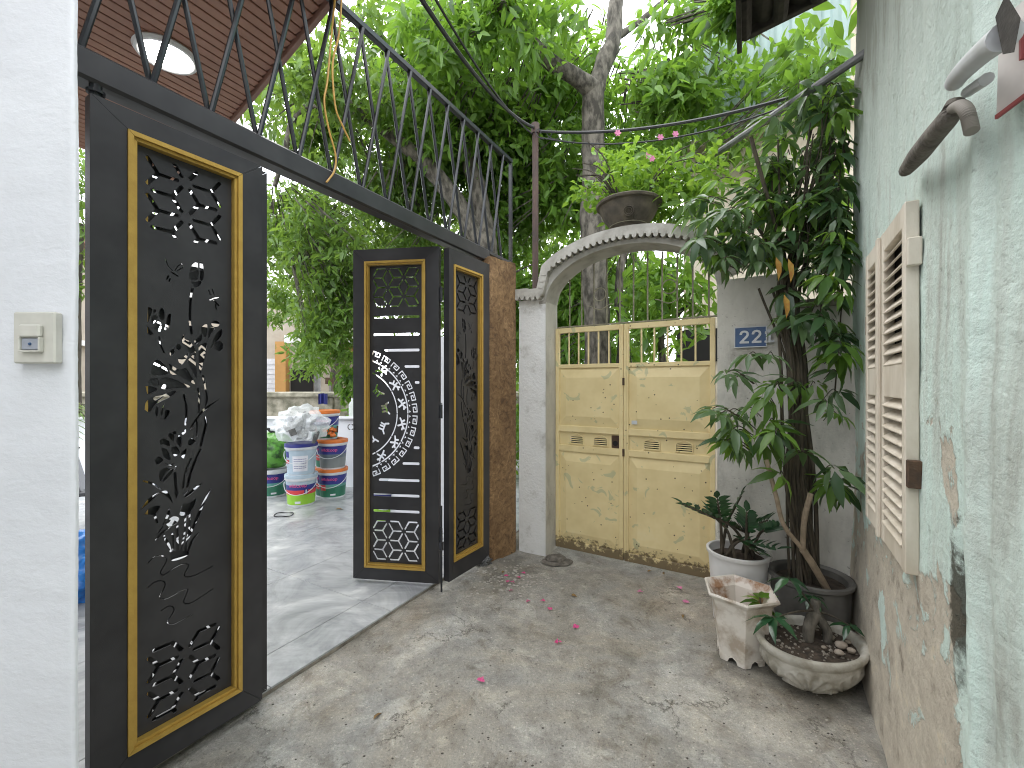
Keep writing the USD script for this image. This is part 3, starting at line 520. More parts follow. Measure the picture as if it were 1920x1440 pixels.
class Leaf:
    def __init__(self, a, b, z0=0.05, z1=2.5, flip=False):
        self.a, self.b, self.z0, self.z1 = V(a[0], a[1], 0), V(b[0], b[1], 0), z0, z1
        self.d = unit(self.b - self.a); self.W = np.linalg.norm(self.b - self.a)
        self.n = V(self.d[1], -self.d[0], 0)
        self.M = frame(self.a, self.d, UP, self.n)           # local x = along, y = up, z = out of the face
    def uv(self, px, py):
        p = on_plane(px, py, self.a, self.n); return V(np.dot(p - self.a, self.d), p[2])
def build_leaf(lf, gold, label, cut, both=True):
    """gold = (u0, u1, z0, z1): outside of the gold moulding on the leaf."""
    u0, u1, h0, h1 = gold; gw = 0.032
    t = thing('gate_leaf', label, 'gate', 'folding black gate leaves')
    for m in mitred((0, lf.W), (lf.z0, lf.z1), (u0 + 0.002, u1 - 0.002), (h0 + 0.002, h1 - 0.002), 0.05, lf.M, -0.05): obj('frame_bar', m, M['black'], t)
    # gold moulding: an outer band and a rounded inner step
    for k, m in enumerate(mitred((u0 + 0.002, u1 - 0.002), (h0 + 0.002, h1 - 0.002), (u0 + gw * 0.62, u1 - gw * 0.62), (h0 + gw * 0.62, h1 - gw * 0.62), 0.056, lf.M, -0.05)):
        p = obj('gold_moulding', m, M['gold'], t)
    for m in mitred((u0 + gw * 0.62, u1 - gw * 0.62), (h0 + gw * 0.62, h1 - gw * 0.62), (u0 + gw, u1 - gw), (h0 + gw, h1 - gw), 0.046, lf.M, -0.05): obj('gold_bead', m, M['gold'], t)
    region = sg.box(u0 + gw + 0.0, h0 + gw, u1 - gw, h1 - gw)
    sheet = region.difference(cut)
    obj('carved_panel', extrude(sheet, 0.006, lf.M, -0.036), M['black'], t, smooth=False)
    return t
def small_hinge(lf, uu, z, t):
    c = lf.a + lf.d * uu + UP * z + lf.n * -0.012
    obj('hinge', [tube([c - UP * 0.05, c + UP * 0.05], 0.012, 10), tube([c + UP * 0.052, c + UP * 0.06], 0.009, 10)], M['black_gloss'], t)

leaf1 = Leaf((-1.447, 1.462), (-1.146, 1.959))
leaf2 = Leaf((-1.186, 3.184), (-0.53, 3.093))
leaf3 = Leaf((-0.460, 3.120), (-0.187, 3.569))

# -- lotus drawing, read off the first leaf in photo pixels and laid into its plane
def lotus(lf):
    A = lambda x, y: lf.uv(140 + x / 2.879, 440 + y / 2.879)
    Bc = lambda x, y: lf.uv(240 + x / 5.76, 590 + y / 5.76)
    Cc = lambda x, y: lf.uv(240 + x / 5.143, 780 + y / 5.143)
    Dc = lambda x, y: lf.uv(140 + x / 2.667, 900 + y / 2.667)
    out = []
    def poly(T, pts, smooth=True):
        p = [T(*q) for q in pts]
        if smooth:
            c = curve(np.array(p + [p[0]]), 6 * len(p)); g_ = sg.Polygon(c)
        else: g_ = sg.Polygon(p)
        out.append(g_.buffer(0))
    def line(T, pts, w):
        p = np.array([T(*q) for q in pts]); p = curve(p, 16) if len(p) > 2 else p
        out.append(sg.LineString(p).buffer(w / 2))
    def taper(T, pts, w):
        p = curve(np.array([T(*q) for q in pts]), 16); n = len(p)
        out.append(unary_union([sg.LineString(p[i:i + 2]).buffer(max(0.0012, w / 2 * math.sin(math.pi * min(1, 0.08 + 0.92 * (i + .5) / n)) ** 0.6)) for i in range(n - 1)]))
    def ell(T, c, rx, ry):
        poly(T, [(c[0] + rx * math.cos(t), c[1] + ry * math.sin(t)) for t in np.linspace(0, 2 * math.pi, 10, endpoint=False)])
    # bud on its stem
    poly(A, [(640, 190), (655, 155), (684, 140), (686, 176), (662, 186)]); poly(A, [(694, 140), (712, 146), (716, 182), (696, 178)])
    poly(A, [(636, 200), (660, 194), (686, 186), (686, 228), (672, 240), (640, 236)]); poly(A, [(696, 188), (716, 192), (712, 240), (696, 236)])
    poly(A, [(646, 248), (672, 250), (690, 244), (702, 250), (690, 274), (664, 276)])
    line(A, [(654, 288), (644, 360), (641, 450), (650, 530)], 0.0095)
    # dragonflies
    for pts, w in (([(509, 124), (522, 160), (546, 188)], .003), ([(560, 188), (576, 164), (600, 152)], .004), ([(568, 192), (584, 182), (602, 172)], .003), ([(540, 196), (556, 206), (574, 218)], .006), ([(515, 236), (524, 218)], .006), ([(528, 246), (533, 232)], .005),
                   ([(742, 296), (752, 318)], .005), ([(762, 292), (772, 318)], .004), ([(748, 350), (772, 340), (798, 334)], .0045), ([(772, 352), (796, 378)], .006), ([(780, 372), (783, 396)], .006)):
        line(A, pts, w)
    # small lotus at the left
    poly(A, [(414, 386), (432, 394), (436, 410), (424, 446), (412, 470)]); poly(A, [(446, 398), (458, 404), (448, 422), (440, 414)])
    poly(A, [(432, 440), (452, 428), (466, 446), (450, 474), (432, 468)]); poly(A, [(470, 420), (484, 392), (500, 404), (504, 446), (492, 462), (474, 440)])
    poly(A, [(540, 424), (522, 430), (512, 470), (502, 514), (524, 502), (534, 480)]); poly(A, [(446, 506), (474, 452), (492, 496), (478, 522)]); poly(A, [(412, 488), (428, 514), (442, 532), (424, 540), (410, 522)])
    line(A, [(474, 548), (482, 590), (500, 634)], .006)
    # flower at the upper right
    ell(A, (781, 478), 24, 18); poly(A, [(700, 500), (722, 482), (738, 484), (734, 520), (726, 552), (708, 530)]); poly(A, [(742, 500), (776, 500), (758, 530), (740, 560)])
    poly(A, [(760, 584), (780, 536), (812, 508), (814, 540), (790, 572), (752, 612)]); ell(A, (797, 600), 24, 27)
    poly(A, [(596, 552), (610, 536), (616, 560), (640, 572), (660, 596), (676, 640), (640, 610), (604, 590)]); poly(A, [(664, 572), (690, 548), (704, 536), (704, 566), (690, 578), (672, 590)])
    # great leaf
    poly(Bc, [(290, 590), (330, 495), (380, 490), (440, 545), (465, 640), (300, 645)]); poly(Bc, [(478, 520), (530, 556), (600, 590), (660, 574), (712, 650), (768, 752), (660, 700), (570, 650), (498, 640)])
    poly(Bc, [(256, 722), (290, 692), (356, 690), (362, 770), (262, 742)]); poly(Bc, [(376, 700), (440, 674), (520, 690), (620, 734), (720, 780), (520, 796), (420, 806), (378, 762)])
    poly(Bc, [(225, 772), (290, 772), (354, 806), (300, 842), (248, 856)]); poly(Bc, [(216, 1030), (228, 950), (300, 890), (400, 872), (500, 830), (560, 826), (500, 886), (400, 936), (320, 984), (270, 1056)])
    poly(Bc, [(676, 500), (730, 440), (772, 400), (776, 560), (776, 680), (730, 600)]); poly(Bc, [(800, 330), (886, 300), (876, 430), (822, 636), (804, 560)])
    poly(Bc, [(640, 300), (700, 320), (766, 372), (720, 420), (690, 380)]); ell(Bc, (585, 345), 28, 34); poly(Bc, [(492, 390), (530, 362), (540, 408), (510, 440), (488, 428)]); poly(Bc, [(574, 470), (640, 450), (684, 400), (690, 440), (640, 520), (600, 540)])
    poly(Bc, [(326, 1060), (346, 990), (362, 1040), (350, 1104)]); poly(Bc, [(384, 1060), (436, 950), (414, 1040), (404, 1096)]); poly(Bc, [(430, 1140), (440, 1040), (486, 1040), (470, 1100)])
    # stems
    line(Bc, [(640, 870), (662, 960), (668, 1060), (660, 1190)], .008); line(Bc, [(796, 800), (808, 900), (800, 1056)], .0085); line(Bc, [(850, 660), (876, 790), (890, 900), (880, 984)], .0085)
    poly(Bc, [(1046, 900), (950, 972), (830, 1080), (770, 1160), (712, 1246), (716, 1200), (780, 1110), (850, 1020), (960, 950)])
    line(Cc, [(692, 30), (700, 110), (694, 200)], .006); line(Cc, [(780, 20), (784, 90), (752, 220), (736, 290)], .010); line(Cc, [(730, 330), (690, 420), (640, 550), (606, 690)], .0095); line(Cc, [(640, 420), (590, 540), (562, 700)], .008)
    # lower lotus
    poly(Cc, [(420, 180), (440, 170), (478, 190), (470, 246), (430, 214)]); poly(Cc, [(460, 160), (490, 150), (500, 176), (476, 184)]); poly(Cc, [(524, 186), (548, 210), (546, 300), (520, 290), (500, 240)])
    poly(Cc, [(340, 240), (380, 222), (430, 250), (430, 296), (386, 280), (344, 276)]); poly(Cc, [(452, 306), (500, 300), (534, 360), (490, 396), (456, 360)]); poly(Cc, [(354, 310), (410, 330), (444, 420), (420, 430), (370, 390)]); poly(Cc, [(546, 360), (600, 320), (580, 410), (548, 400)])
    poly(Cc, [(550, 170), (590, 130), (598, 160), (566, 186)]); poly(Cc, [(610, 240), (650, 222), (690, 250), (640, 286), (614, 276)]); poly(Cc, [(290, 430), (330, 398), (372, 430), (330, 470), (300, 462)]); poly(Cc, [(372, 450), (440, 474), (480, 460), (440, 490)])
    poly(Cc, [(330, 600), (340, 540), (400, 504), (470, 510), (400, 556), (350, 640)]); taper(Cc, [(370, 636), (430, 570), (500, 490)], .011); line(Cc, [(486, 560), (490, 640), (500, 740)], .010)
    # reeds and lower leaves
    taper(Cc, [(180, 636), (260, 660), (350, 720)], .008); poly(Cc, [(150, 920), (220, 820), (300, 760), (400, 730), (440, 780), (464, 850), (420, 800), (340, 756), (260, 830)])
    poly(Cc, [(190, 960), (250, 890), (340, 880), (320, 930), (280, 966)]); taper(Cc, [(290, 950), (300, 1000), (318, 1046)], .010); taper(Cc, [(430, 900), (420, 970), (370, 1060)], .011); poly(Cc, [(476, 740), (520, 740), (500, 800)])
    poly(Cc, [(550, 750), (620, 720), (590, 790)]); taper(Cc, [(590, 790), (660, 730), (740, 664)], .012); poly(Cc, [(530, 960), (560, 860), (620, 850), (690, 800), (700, 740), (680, 860), (640, 930), (580, 1000)])
    poly(Cc, [(390, 1040), (470, 980), (530, 1000), (500, 1050), (430, 1080)]); taper(Cc, [(830, 716), (760, 860), (700, 1000), (640, 1140), (580, 1290)], .013); taper(Cc, [(300, 1210), (360, 1140), (440, 1090)], .009); taper(Cc, [(324, 1140), (360, 1090)] + [(370, 1080)], .006)
    taper(Cc, [(384, 1170), (420, 1250), (456, 1340)], .012); line(Cc, [(460, 1140), (472, 1240), (478, 1380)], .0085); line(Cc, [(512, 1080), (514, 1200), (512, 1380)], .0095); line(Cc, [(590, 980), (580, 1150), (548, 1300), (540, 1370)], .0085); line(Cc, [(628, 950), (632, 1060), (600, 1230), (580, 1370)], .0085); taper(Cc, [(720, 1136), (650, 1220), (600, 1360)], .010)
    poly(Cc, [(440, 1320), (610, 1320), (600, 1372), (460, 1416)])
    # ripples
    for pts in ([(384, 424), (410, 396), (450, 386), (478, 404), (462, 440), (446, 470), (462, 484), (510, 452), (556, 428), (588, 432), (574, 462), (566, 488), (596, 492), (650, 470), (708, 438)],
                [(382, 548), (410, 524), (446, 512), (470, 528), (456, 566), (442, 594), (466, 606), (510, 588), (552, 562), (584, 556), (572, 588), (562, 622), (590, 628), (640, 600), (708, 554)],
                [(450, 664), (476, 646), (500, 640), (514, 660), (496, 694), (480, 724), (506, 734), (546, 716), (606, 682)]):
        line(Dc, pts, .0035)
    return unary_union([o.buffer(0) for o in out if not o.is_empty])
lot = lotus(leaf1)
def gold_of(lf, px):
    (xa, ya), (xb, yb), (xc, yc), (xd, yd) = px              # top left, top right, bottom left, bottom right
    p = [lf.uv(x, y) for x, y in px]
    return ((p[0][0] + p[2][0]) / 2, (p[1][0] + p[3][0]) / 2, (p[2][1] + p[3][1]) / 2, (p[0][1] + p[1][1]) / 2)
gold1 = gold_of(leaf1, ((237, 238), (457, 328), (238, 1420), (453, 1297)))
gold2 = gold_of(leaf2, ((683, 487), (800, 488), (682, 1066), (796, 1069)))
gold3 = gold_of(leaf3, ((853, 497), (908, 514), (848, 1055), (903, 1027)))
def lotus_leaf_cut(gd, shape, node):
    u0, u1, h0, h1 = gd; gi = 0.046
    top = sg.box(u0 + gi, h1 - gi - 0.298, u1 - gi, h1 - gi - 0.012); bot = sg.box(u0 + gi, h0 + gi + 0.008, u1 - gi, h0 + gi + 0.288)
    inner = sg.box(u0 + gi, h0 + gi, u1 - gi, h1 - gi)
    return unary_union([rhombille(top, (node, h1 - 0.115), 0.141, 0.0145, 0.026, 1.13), rhombille(bot, (node, h0 + 0.265), 0.132, 0.0145, 0.026, 1.18), shape.intersection(inner)])
n1 = leaf1.uv(355, 340)[0]
cut1 = lotus_leaf_cut(gold1, lot, n1)
build_leaf(leaf1, gold1, 'nearest black gate leaf with gold frame, carved lotus clearly seen, beside the white wall', cut1)
def drum_leaf_cut(gd, mirror=1):
    u0, u1, h0, h1 = gd; gi = 0.046
    inner = sg.box(u0 + gi, h0 + gi, u1 - gi, h1 - gi)
    a = 0.142
    top = sg.box(u0 + gi, h1 - gi - 0.294, u1 - gi, h1 - gi - 0.001); bot = sg.box(u0 + gi, h0 + gi + 0.001, u1 - gi, h0 + gi + 0.296)
    nx = u0 + gi + (u1 - u0 - 2 * gi) * (0.33 if mirror > 0 else 0.67)
    sw = 0.012 if mirror > 0 else 0.009
    out = [rhombille(top, (nx, h1 - gi - 0.004 - a), a, sw), rhombille(bot, (nx, h0 + gi + 0.004 + a * 1.05), a, sw)]
    zc = leaf2.uv(700, 776)[1]; cxx = (u0 - 0.09) if mirror > 0 else (u1 + 0.09)
    disc = sg.Point(cxx, zc).buffer(0.525, 48)
    for py in (593, 626, 656, 687, 717, 840, 870, 902, 931, 961):
        z = leaf2.uv(740, py)[1]
        l = sg.box(u0 + gi + 0.012, z - 0.010, u1 - gi - 0.012, z + 0.010).difference(disc)
        l = l.buffer(-0.008).buffer(0.008)
        out.append(l)
    out.append(drum((cxx, zc), inner, mirror))
    return unary_union([o for o in out if not o.is_empty]).intersection(inner.buffer(-0.004))
t2 = build_leaf(leaf2, gold2, 'black gate leaf carved with half a drum disc, facing the camera beyond the yard tiles', drum_leaf_cut(gold2))
# the same lotus mirrored onto the third leaf
lot3 = affinity.translate(affinity.scale(lot, -1, 1, origin=(0, 0)), gold3[0] + gold1[1] , 0)
t3 = build_leaf(leaf3, gold3, 'black gate leaf with dim lotus carving, hinged to the brown fibrous post', lotus_leaf_cut(gold3, lot3, gold3[0] + gold1[1] - n1))
obj('backing_sheet', extrude(sg.box(gold3[0] + 0.03, gold3[2] + 0.03, gold3[1] - 0.03, gold3[3] - 0.03), 0.003, leaf3.M, -0.0475), M['black'], t3)
# the leaf folded behind the first one
off = leaf1.n * -0.093 + leaf1.d * 0.045
leaf0 = Leaf((leaf1.b + off)[:2], (leaf1.a + off)[:2])
gold0 = (leaf1.W - gold1[1], leaf1.W - gold1[0], gold1[2], gold1[3])
t0 = build_leaf(leaf0, gold0, 'black gate leaf folded flat behind the nearest lotus leaf, glimpsed through its carving', drum_leaf_cut(gold0, -1))
for z in (0.4, 1.3, 2.15): small_hinge(leaf2, leaf2.W + 0.012, z, t2)
obj('drop_bolt', [tube([leaf2.b + UP * 0.0 + V(0.02, -0.01, 0), leaf2.b + UP * 0.62 + V(0.02, -0.01, 0)], 0.007, 8), bar(leaf2.b + V(0.02, -0.01, 0.30), leaf2.b + V(0.02, -0.01, 0.36), 0.03, 0.02, u)], M['black_gloss'], t2)
p_ = leaf2.a + leaf2.n * 0.01 + UP * 1.18 - leaf2.d * 0.012
obj('pull_ring', tube([p_ + V(math.cos(t) * 0.022, 0, math.sin(t) * 0.022) for t in np.linspace(0, 2 * math.pi, 13)], 0.004, 6, False), M['steel_pipe'], t2)
hinge_p = leaf1.a + UP * 2.5 + leaf1.d * 0.02 + leaf1.n * -0.02
obj('pivot_pin', [tube([hinge_p, hinge_p + UP * 0.05], 0.018, 12), tube([hinge_p + UP * 0.012, hinge_p + UP * 0.022], 0.026, 12)], M['black_gloss'], '/World/gate_leaf')

# ------------------------------------------------------------------ beam and lattice railing
def rail_pt(Y, z): return V(-1.42 + 0.57 * (Y - 1.497), Y, z)
gl = unit(rail_pt(3, 0) - rail_pt(2, 0)); gside = V(gl[1], -gl[0], 0)
rail = thing('railing', 'long black steel beam with lattice of crossed bars above the gate', 'railing')
ya, yb = 1.36, 4.02
obj('beam', bar(rail_pt(ya, 2.595) - gside * 0.045, rail_pt(3.66, 2.595) - gside * 0.045, 0.09, 0.11), M['black'], rail)
obj('lower_rail', bar(rail_pt(3.662, 2.63) - gside * 0.02, rail_pt(yb, 2.63) - gside * 0.02, 0.03, 0.03), M['black'], rail)
obj('top_rail', bar(rail_pt(0.9, 3.6) - gside * 0.03, rail_pt(yb, 3.6) - gside * 0.03, 0.04, 0.04), M['black_gloss'], rail)
P_ = lambda Y, z, o=0.0: rail_pt(Y, z) - gside * (0.03 + o)
ys = [2.487 + 0.174 * k for k in range(-6, 9)]
for k in range(len(ys) - 1):
    obj('lattice_bar', tube([P_(ys[k], 2.648, -0.011), P_(ys[k + 1], 3.582, -0.011)], 0.0108, 8), M['black_gloss'], rail)
    obj('lattice_bar', tube([P_(ys[k + 1], 2.648, 0.011), P_(ys[k], 3.582, 0.011)], 0.0108, 8), M['black_gloss'], rail)
obj('end_post', bar(P_(yb - 0.01, 2.648), P_(yb - 0.01, 3.578), 0.03, 0.03, gl), M['black_gloss'], rail)

# yellow wires hanging on the railing
for k, px in enumerate(([(628, 0), (622, 60), (614, 150), (608, 190), (616, 240), (629, 290), (627, 320), (612, 342)], [(641, -10), (636, 60), (625, 110), (624, 150), (630, 205), (642, 235), (656, 265)])):
    pts = curve(np.array([on_plane(x, y, rail_pt(2.2, 2.6) + gside * (0.012 + 0.01 * k), gside) for x, y in px]), 50)
    obj('yellow_wire', tube(pts, 0.005, 6), M['cable_yellow'], label=('longer yellow electric wire with a kink, hanging over the railing beam' if k == 0 else 'shorter yellow electric wire ending above the railing beam'), cat='wire', group='yellow wires on the railing')

# ------------------------------------------------------------------ balcony soffit with its lamp
SZ = 3.62
A_ = V(-1.006, 2.333, 0); dirE = unit(V(-0.757, 0.653, 0)); B_ = V(-3.53, 4.51, 0)
balc = thing('balcony', 'brown slatted underside of the house balcony over the yard', 'balcony')
# boards run along g; laid side by side from the rail towards the house
nb = 46; leftd = unit(V(-g[1], g[0], 0))
width = np.dot(B_ - A_, leftd)
pitch = 0.075
for i in range(int(width / pitch) + 30):
    w = (i + 0.5) * pitch - 0.35
    # where this board meets the edge line A-B
    # point = A_ + leftd*w + g*t ; on edge line: A_ + dirE*s
    s = w / np.dot(dirE, leftd); t_end = np.dot(dirE, g) * s
    if w > width: break
    if w < 0.0 and False: continue
    p1 = A_ + leftd * w + g * t_end; p0 = A_ + leftd * w + g * (-3.2)
    L = np.dot(p1 - p0, g)
    obj('soffit_board', chamfer_box((0, 0, 0), (pitch - 0.010, L, 0.014), 0.003, frame((p0 + p1) / 2 + UP * (SZ + 0.007), leftd, g, UP)), M['soffit'], balc)
q = [A_ + leftd * -0.33 + g * (np.dot(dirE, g) * (-0.33 / np.dot(dirE, leftd))), B_, B_ - g * 6.5, A_ - g * 3.2 + leftd * -0.33]
obj('slab', extrude(sg.Polygon([x[:2] for x in q]), 0.30, None, SZ + 0.016), M['soffit'], balc)
e0, e1 = q[0] + g * 0.02, B_ + g * 0.02
obj('fascia', bar(e0 + UP * (SZ + 0.14), e1 + UP * (SZ + 0.14), 0.03, 0.34, unit(np.cross(UP, dirE))), M['fascia'], balc)
obj('house_wall', box((0, 0, 0), (0.2, 6.0, 7.0), frame(B_ - g * 5.2 + leftd * 0.12 + UP * 3.4, leftd, g, UP)), M['white_wall'], balc)
lc = V(-2.21, 2.73, SZ)
lamp = thing('ceiling_lamp', 'round white lit panel lamp on the brown balcony underside', 'lamp')
obj('ring', lathe([(0.135, -0.001), (0.165, -0.001), (0.172, -0.012), (0.16, -0.03), (0.145, -0.032), (0.135, -0.026)], 40, lc), M['lamp_ring'], lamp)
obj('diffuser', lathe([(0.0, -0.024), (0.08, -0.0235), (0.1345, -0.022), (0.1345, -0.004)], 40, lc), M['lamp'], lamp)

# ------------------------------------------------------------------ brown post
pa, pb = V(-0.186, 3.55, 0), V(0.048, 3.834, 0)
pd = unit(pb - pa); pn = V(pd[1], -pd[0], 0); pw = np.linalg.norm(pb - pa)
def postface(a, b):
    x = a * pw; z = 2.57 * b
    o = 0.012 * (meshkit.fbm(np.stack([x * 12, 0 * x, z * 8], -1), 4, 6) - 0.5) - 0.03 * (np.abs(a * 2 - 1) ** 14)
    zz = z + 0.02 * (meshkit.fbm(np.stack([x * 14, 0 * x, 0 * z], -1), 3, 8) - 0.5) * (b > 0.98)
    return (pa + pd * 0)[None, None] + pd * x[..., None] + pn * o[..., None] + UP * zz[..., None]
po = thing('gate_post', 'brown fibrous gate post at the end of the black gate beside the white pillar', 'post')
obj('face', grid(postface, 40, 240), M['cork'], po, smooth=True)
obj('core', box((pw / 2, 0, 1.28), (pw - 0.004, 0.16, 2.56), frame(pa - pn * 0.095, pd, -pn, UP)), M['cork'], po)

# ------------------------------------------------------------------ arched gateway
OPEN_W = 1.357; SPR, RISE = 2.20, 0.40; DEP = 0.24
arch = thing('arched_gateway', 'white plastered arched gateway with a tiled cornice around the yellow gate', 'gateway')
GM = frame(CORNER, u, UP, -g_u)             # local x along, y up, z towards the alley
def arcz(s, spr=SPR, rise=RISE):             # inner curve of the opening
    t = (s - OPEN_W / 2) / (OPEN_W / 2)
    return spr + rise * np.sqrt(np.maximum(0, 1 - np.abs(t) ** 2.0))
pil_w = 0.262
def rough_box(x0, x1, z0, z1, d0, d1, nx, nz, seed):
    def f(a, b):
        x, z = x0 + (x1 - x0) * a, z0 + (z1 - z0) * b
        o = 0.010 * (meshkit.fbm(np.stack([x * 6, 0 * x, z * 6], -1), 4, seed) - 0.5)
        return CORNER + u * x[..., None] + UP * z[..., None] - g_u * (o - d0)[..., None]
    return [grid(f, nx, nz), box(((x0 + x1) / 2, (z0 + z1) / 2, -(d0 + d1) / 2 - 0.006), (x1 - x0, z1 - z0, d1 - d0), GM)]
obj('pillar', rough_box(-pil_w, -0.0005, -0.05, 2.245, 0, DEP, 30, 220, 3), M['white_pillar'], arch, label='white plastered left pillar with a crack at mid height')
obj('reveal', box((0.002, 1.09, -DEP / 2 - 0.006), (0.004, 2.28, DEP - 0.012), GM), M['grey_plaster'], arch)
# the arch ring over the opening
ss = np.linspace(0, OPEN_W, 49)
inner = [(s, arcz(s)) for s in ss]
def outz(s):
    t = (s - OPEN_W / 2) / (OPEN_W / 2 + 0.10)
    return SPR + 0.022 + (RISE + 0.012) * np.sqrt(np.maximum(0, 1 - np.abs(t) ** 2))
outer = [(s, outz(s)) for s in np.linspace(OPEN_W + 0.06, -0.06, 49)]
ring = sg.Polygon([(0.0, 2.0)] * 0 + inner + [(OPEN_W + 0.06, SPR)] + outer + [(-0.06, SPR)])
obj('arch', extrude(ring.buffer(0), DEP, GM, -DEP), M['arch_plaster'], arch)
# projecting cornice following the arch, flaring flat at its foot
def corn(s):                                    # centre line of the cornice
    base = outz(s)
    foot = 2.262 + 0.0 * s
    return np.where(s < 0.03, np.maximum(foot, base * 0 + foot), base)
cs = np.concatenate([np.linspace(-pil_w - 0.012, -0.03, 12), np.linspace(0.02, OPEN_W + 0.10, 60)])
cz_ = np.array([2.262 + (0.012 if s < -0.15 else 0.0) if s < 0.0 else max(float(outz(s)) + 0.022, 2.275) for s in cs])
pl = sg.LineString(np.stack([cs, cz_ + 0.012], 1)).buffer(0.036, cap_style=2)
pl = pl.simplify(0.001)
lip = affinity.translate(pl, 0, 0.022)
obj('cornice', extrude(lip.buffer(0), DEP + 0.05, GM, -DEP), M['arch_plaster'], arch)
# rounded tile ends under the lip
path = sg.LineString(np.stack([cs, cz_ - 0.012], 1)); Ltot = path.length
k = 0; d_ = 0.018
while d_ < Ltot - 0.01:
    p, q_ = path.interpolate(d_), path.interpolate(d_ + 0.004)
    tx = unit(V(q_.x - p.x, q_.y - p.y)); nx = V(-tx[1], tx[0])
    c2 = V(p.x, p.y)
    prof = sg.Point(0, 0).buffer(0.0175, 6).union(sg.box(-0.0175, 0, 0.0175, 0.030))
    prof = affinity.affine_transform(prof, [tx[0], nx[0], tx[1], nx[1], c2[0], c2[1]])
    obj('roof_tile', extrude(prof, 0.052, GM, 0.0015), M['arch_plaster'], arch)
    d_ += 0.054; k += 1
# right side: wall of grey plaster from the gate to the house
gw_ = thing('garden_wall', 'grey stained plaster wall between the yellow gate and the turquoise house', 'wall')
def grey(a, b):
    s = OPEN_W + a * 1.35; z = -0.05 + 2.28 * b
    z = np.where(a > 0.32, -0.05 + (2.05 + 0.0) * b, z)
    o = 0.014 * (meshkit.fbm(np.stack([s * 4, 0 * s, z * 4], -1), 4, 12) - 0.5)
    return CORNER + u * s[..., None] + UP * z[..., None] - g_u * o[..., None]
obj('face', grid(grey, 90, 150), M['grey_plaster'], gw_, smooth=True)
obj('core', [box((OPEN_W + 0.216, 1.08, -DEP / 2 - 0.008), (0.43, 2.28, DEP - 0.016), GM), box((OPEN_W + 0.93, 0.96, -DEP / 2 - 0.008), (0.99, 2.02, DEP - 0.016), GM)], M['grey_plaster'], gw_)
obj('coping', box((OPEN_W + 0.90, 2.015, -DEP / 2 + 0.012), (0.9, 0.05, DEP + 0.04), GM), M['weathered'], gw_)

# ------------------------------------------------------------------ yellow sheet metal gate, two leaves
GD = 0.20                                     # how far behind the pillar face
YM = frame(CORNER + g_u * GD, u, UP, -g_u)
def yzone(py, s_px=1120):                       # heights are read near the left leaf
    return on_plane(s_px, py, CORNER + g_u * GD, g_u)[2]
Z = dict(foot=0.03, low0=0.10, low1=0.90, v0=0.955, v1=1.075, up0=1.13, up1=1.64, bar0=1.675, bar1=1.955, top=2.0)
def pyramid(x0, x1, z0, z1, rise=0.024, inset_x=0.07, inset_z=0.085):
    v = np.array([(x0, z0, 0), (x1, z0, 0), (x1, z1, 0), (x0, z1, 0), (x0 + inset_x, z0 + inset_z, rise), (x1 - inset_x, z0 + inset_z, rise), (x1 - inset_x, z1 - inset_z, rise), (x0 + inset_x, z1 - inset_z, rise)])
    f = [(0, 1, 5), (0, 5, 4), (1, 2, 6), (1, 6, 5), (2, 3, 7), (2, 7, 6), (3, 0, 4), (3, 4, 7), (4, 5, 6), (4, 6, 7), (0, 2, 1), (0, 3, 2)]
    m = trimesh.Trimesh(v, f, process=False); m.apply_transform(YM); return m
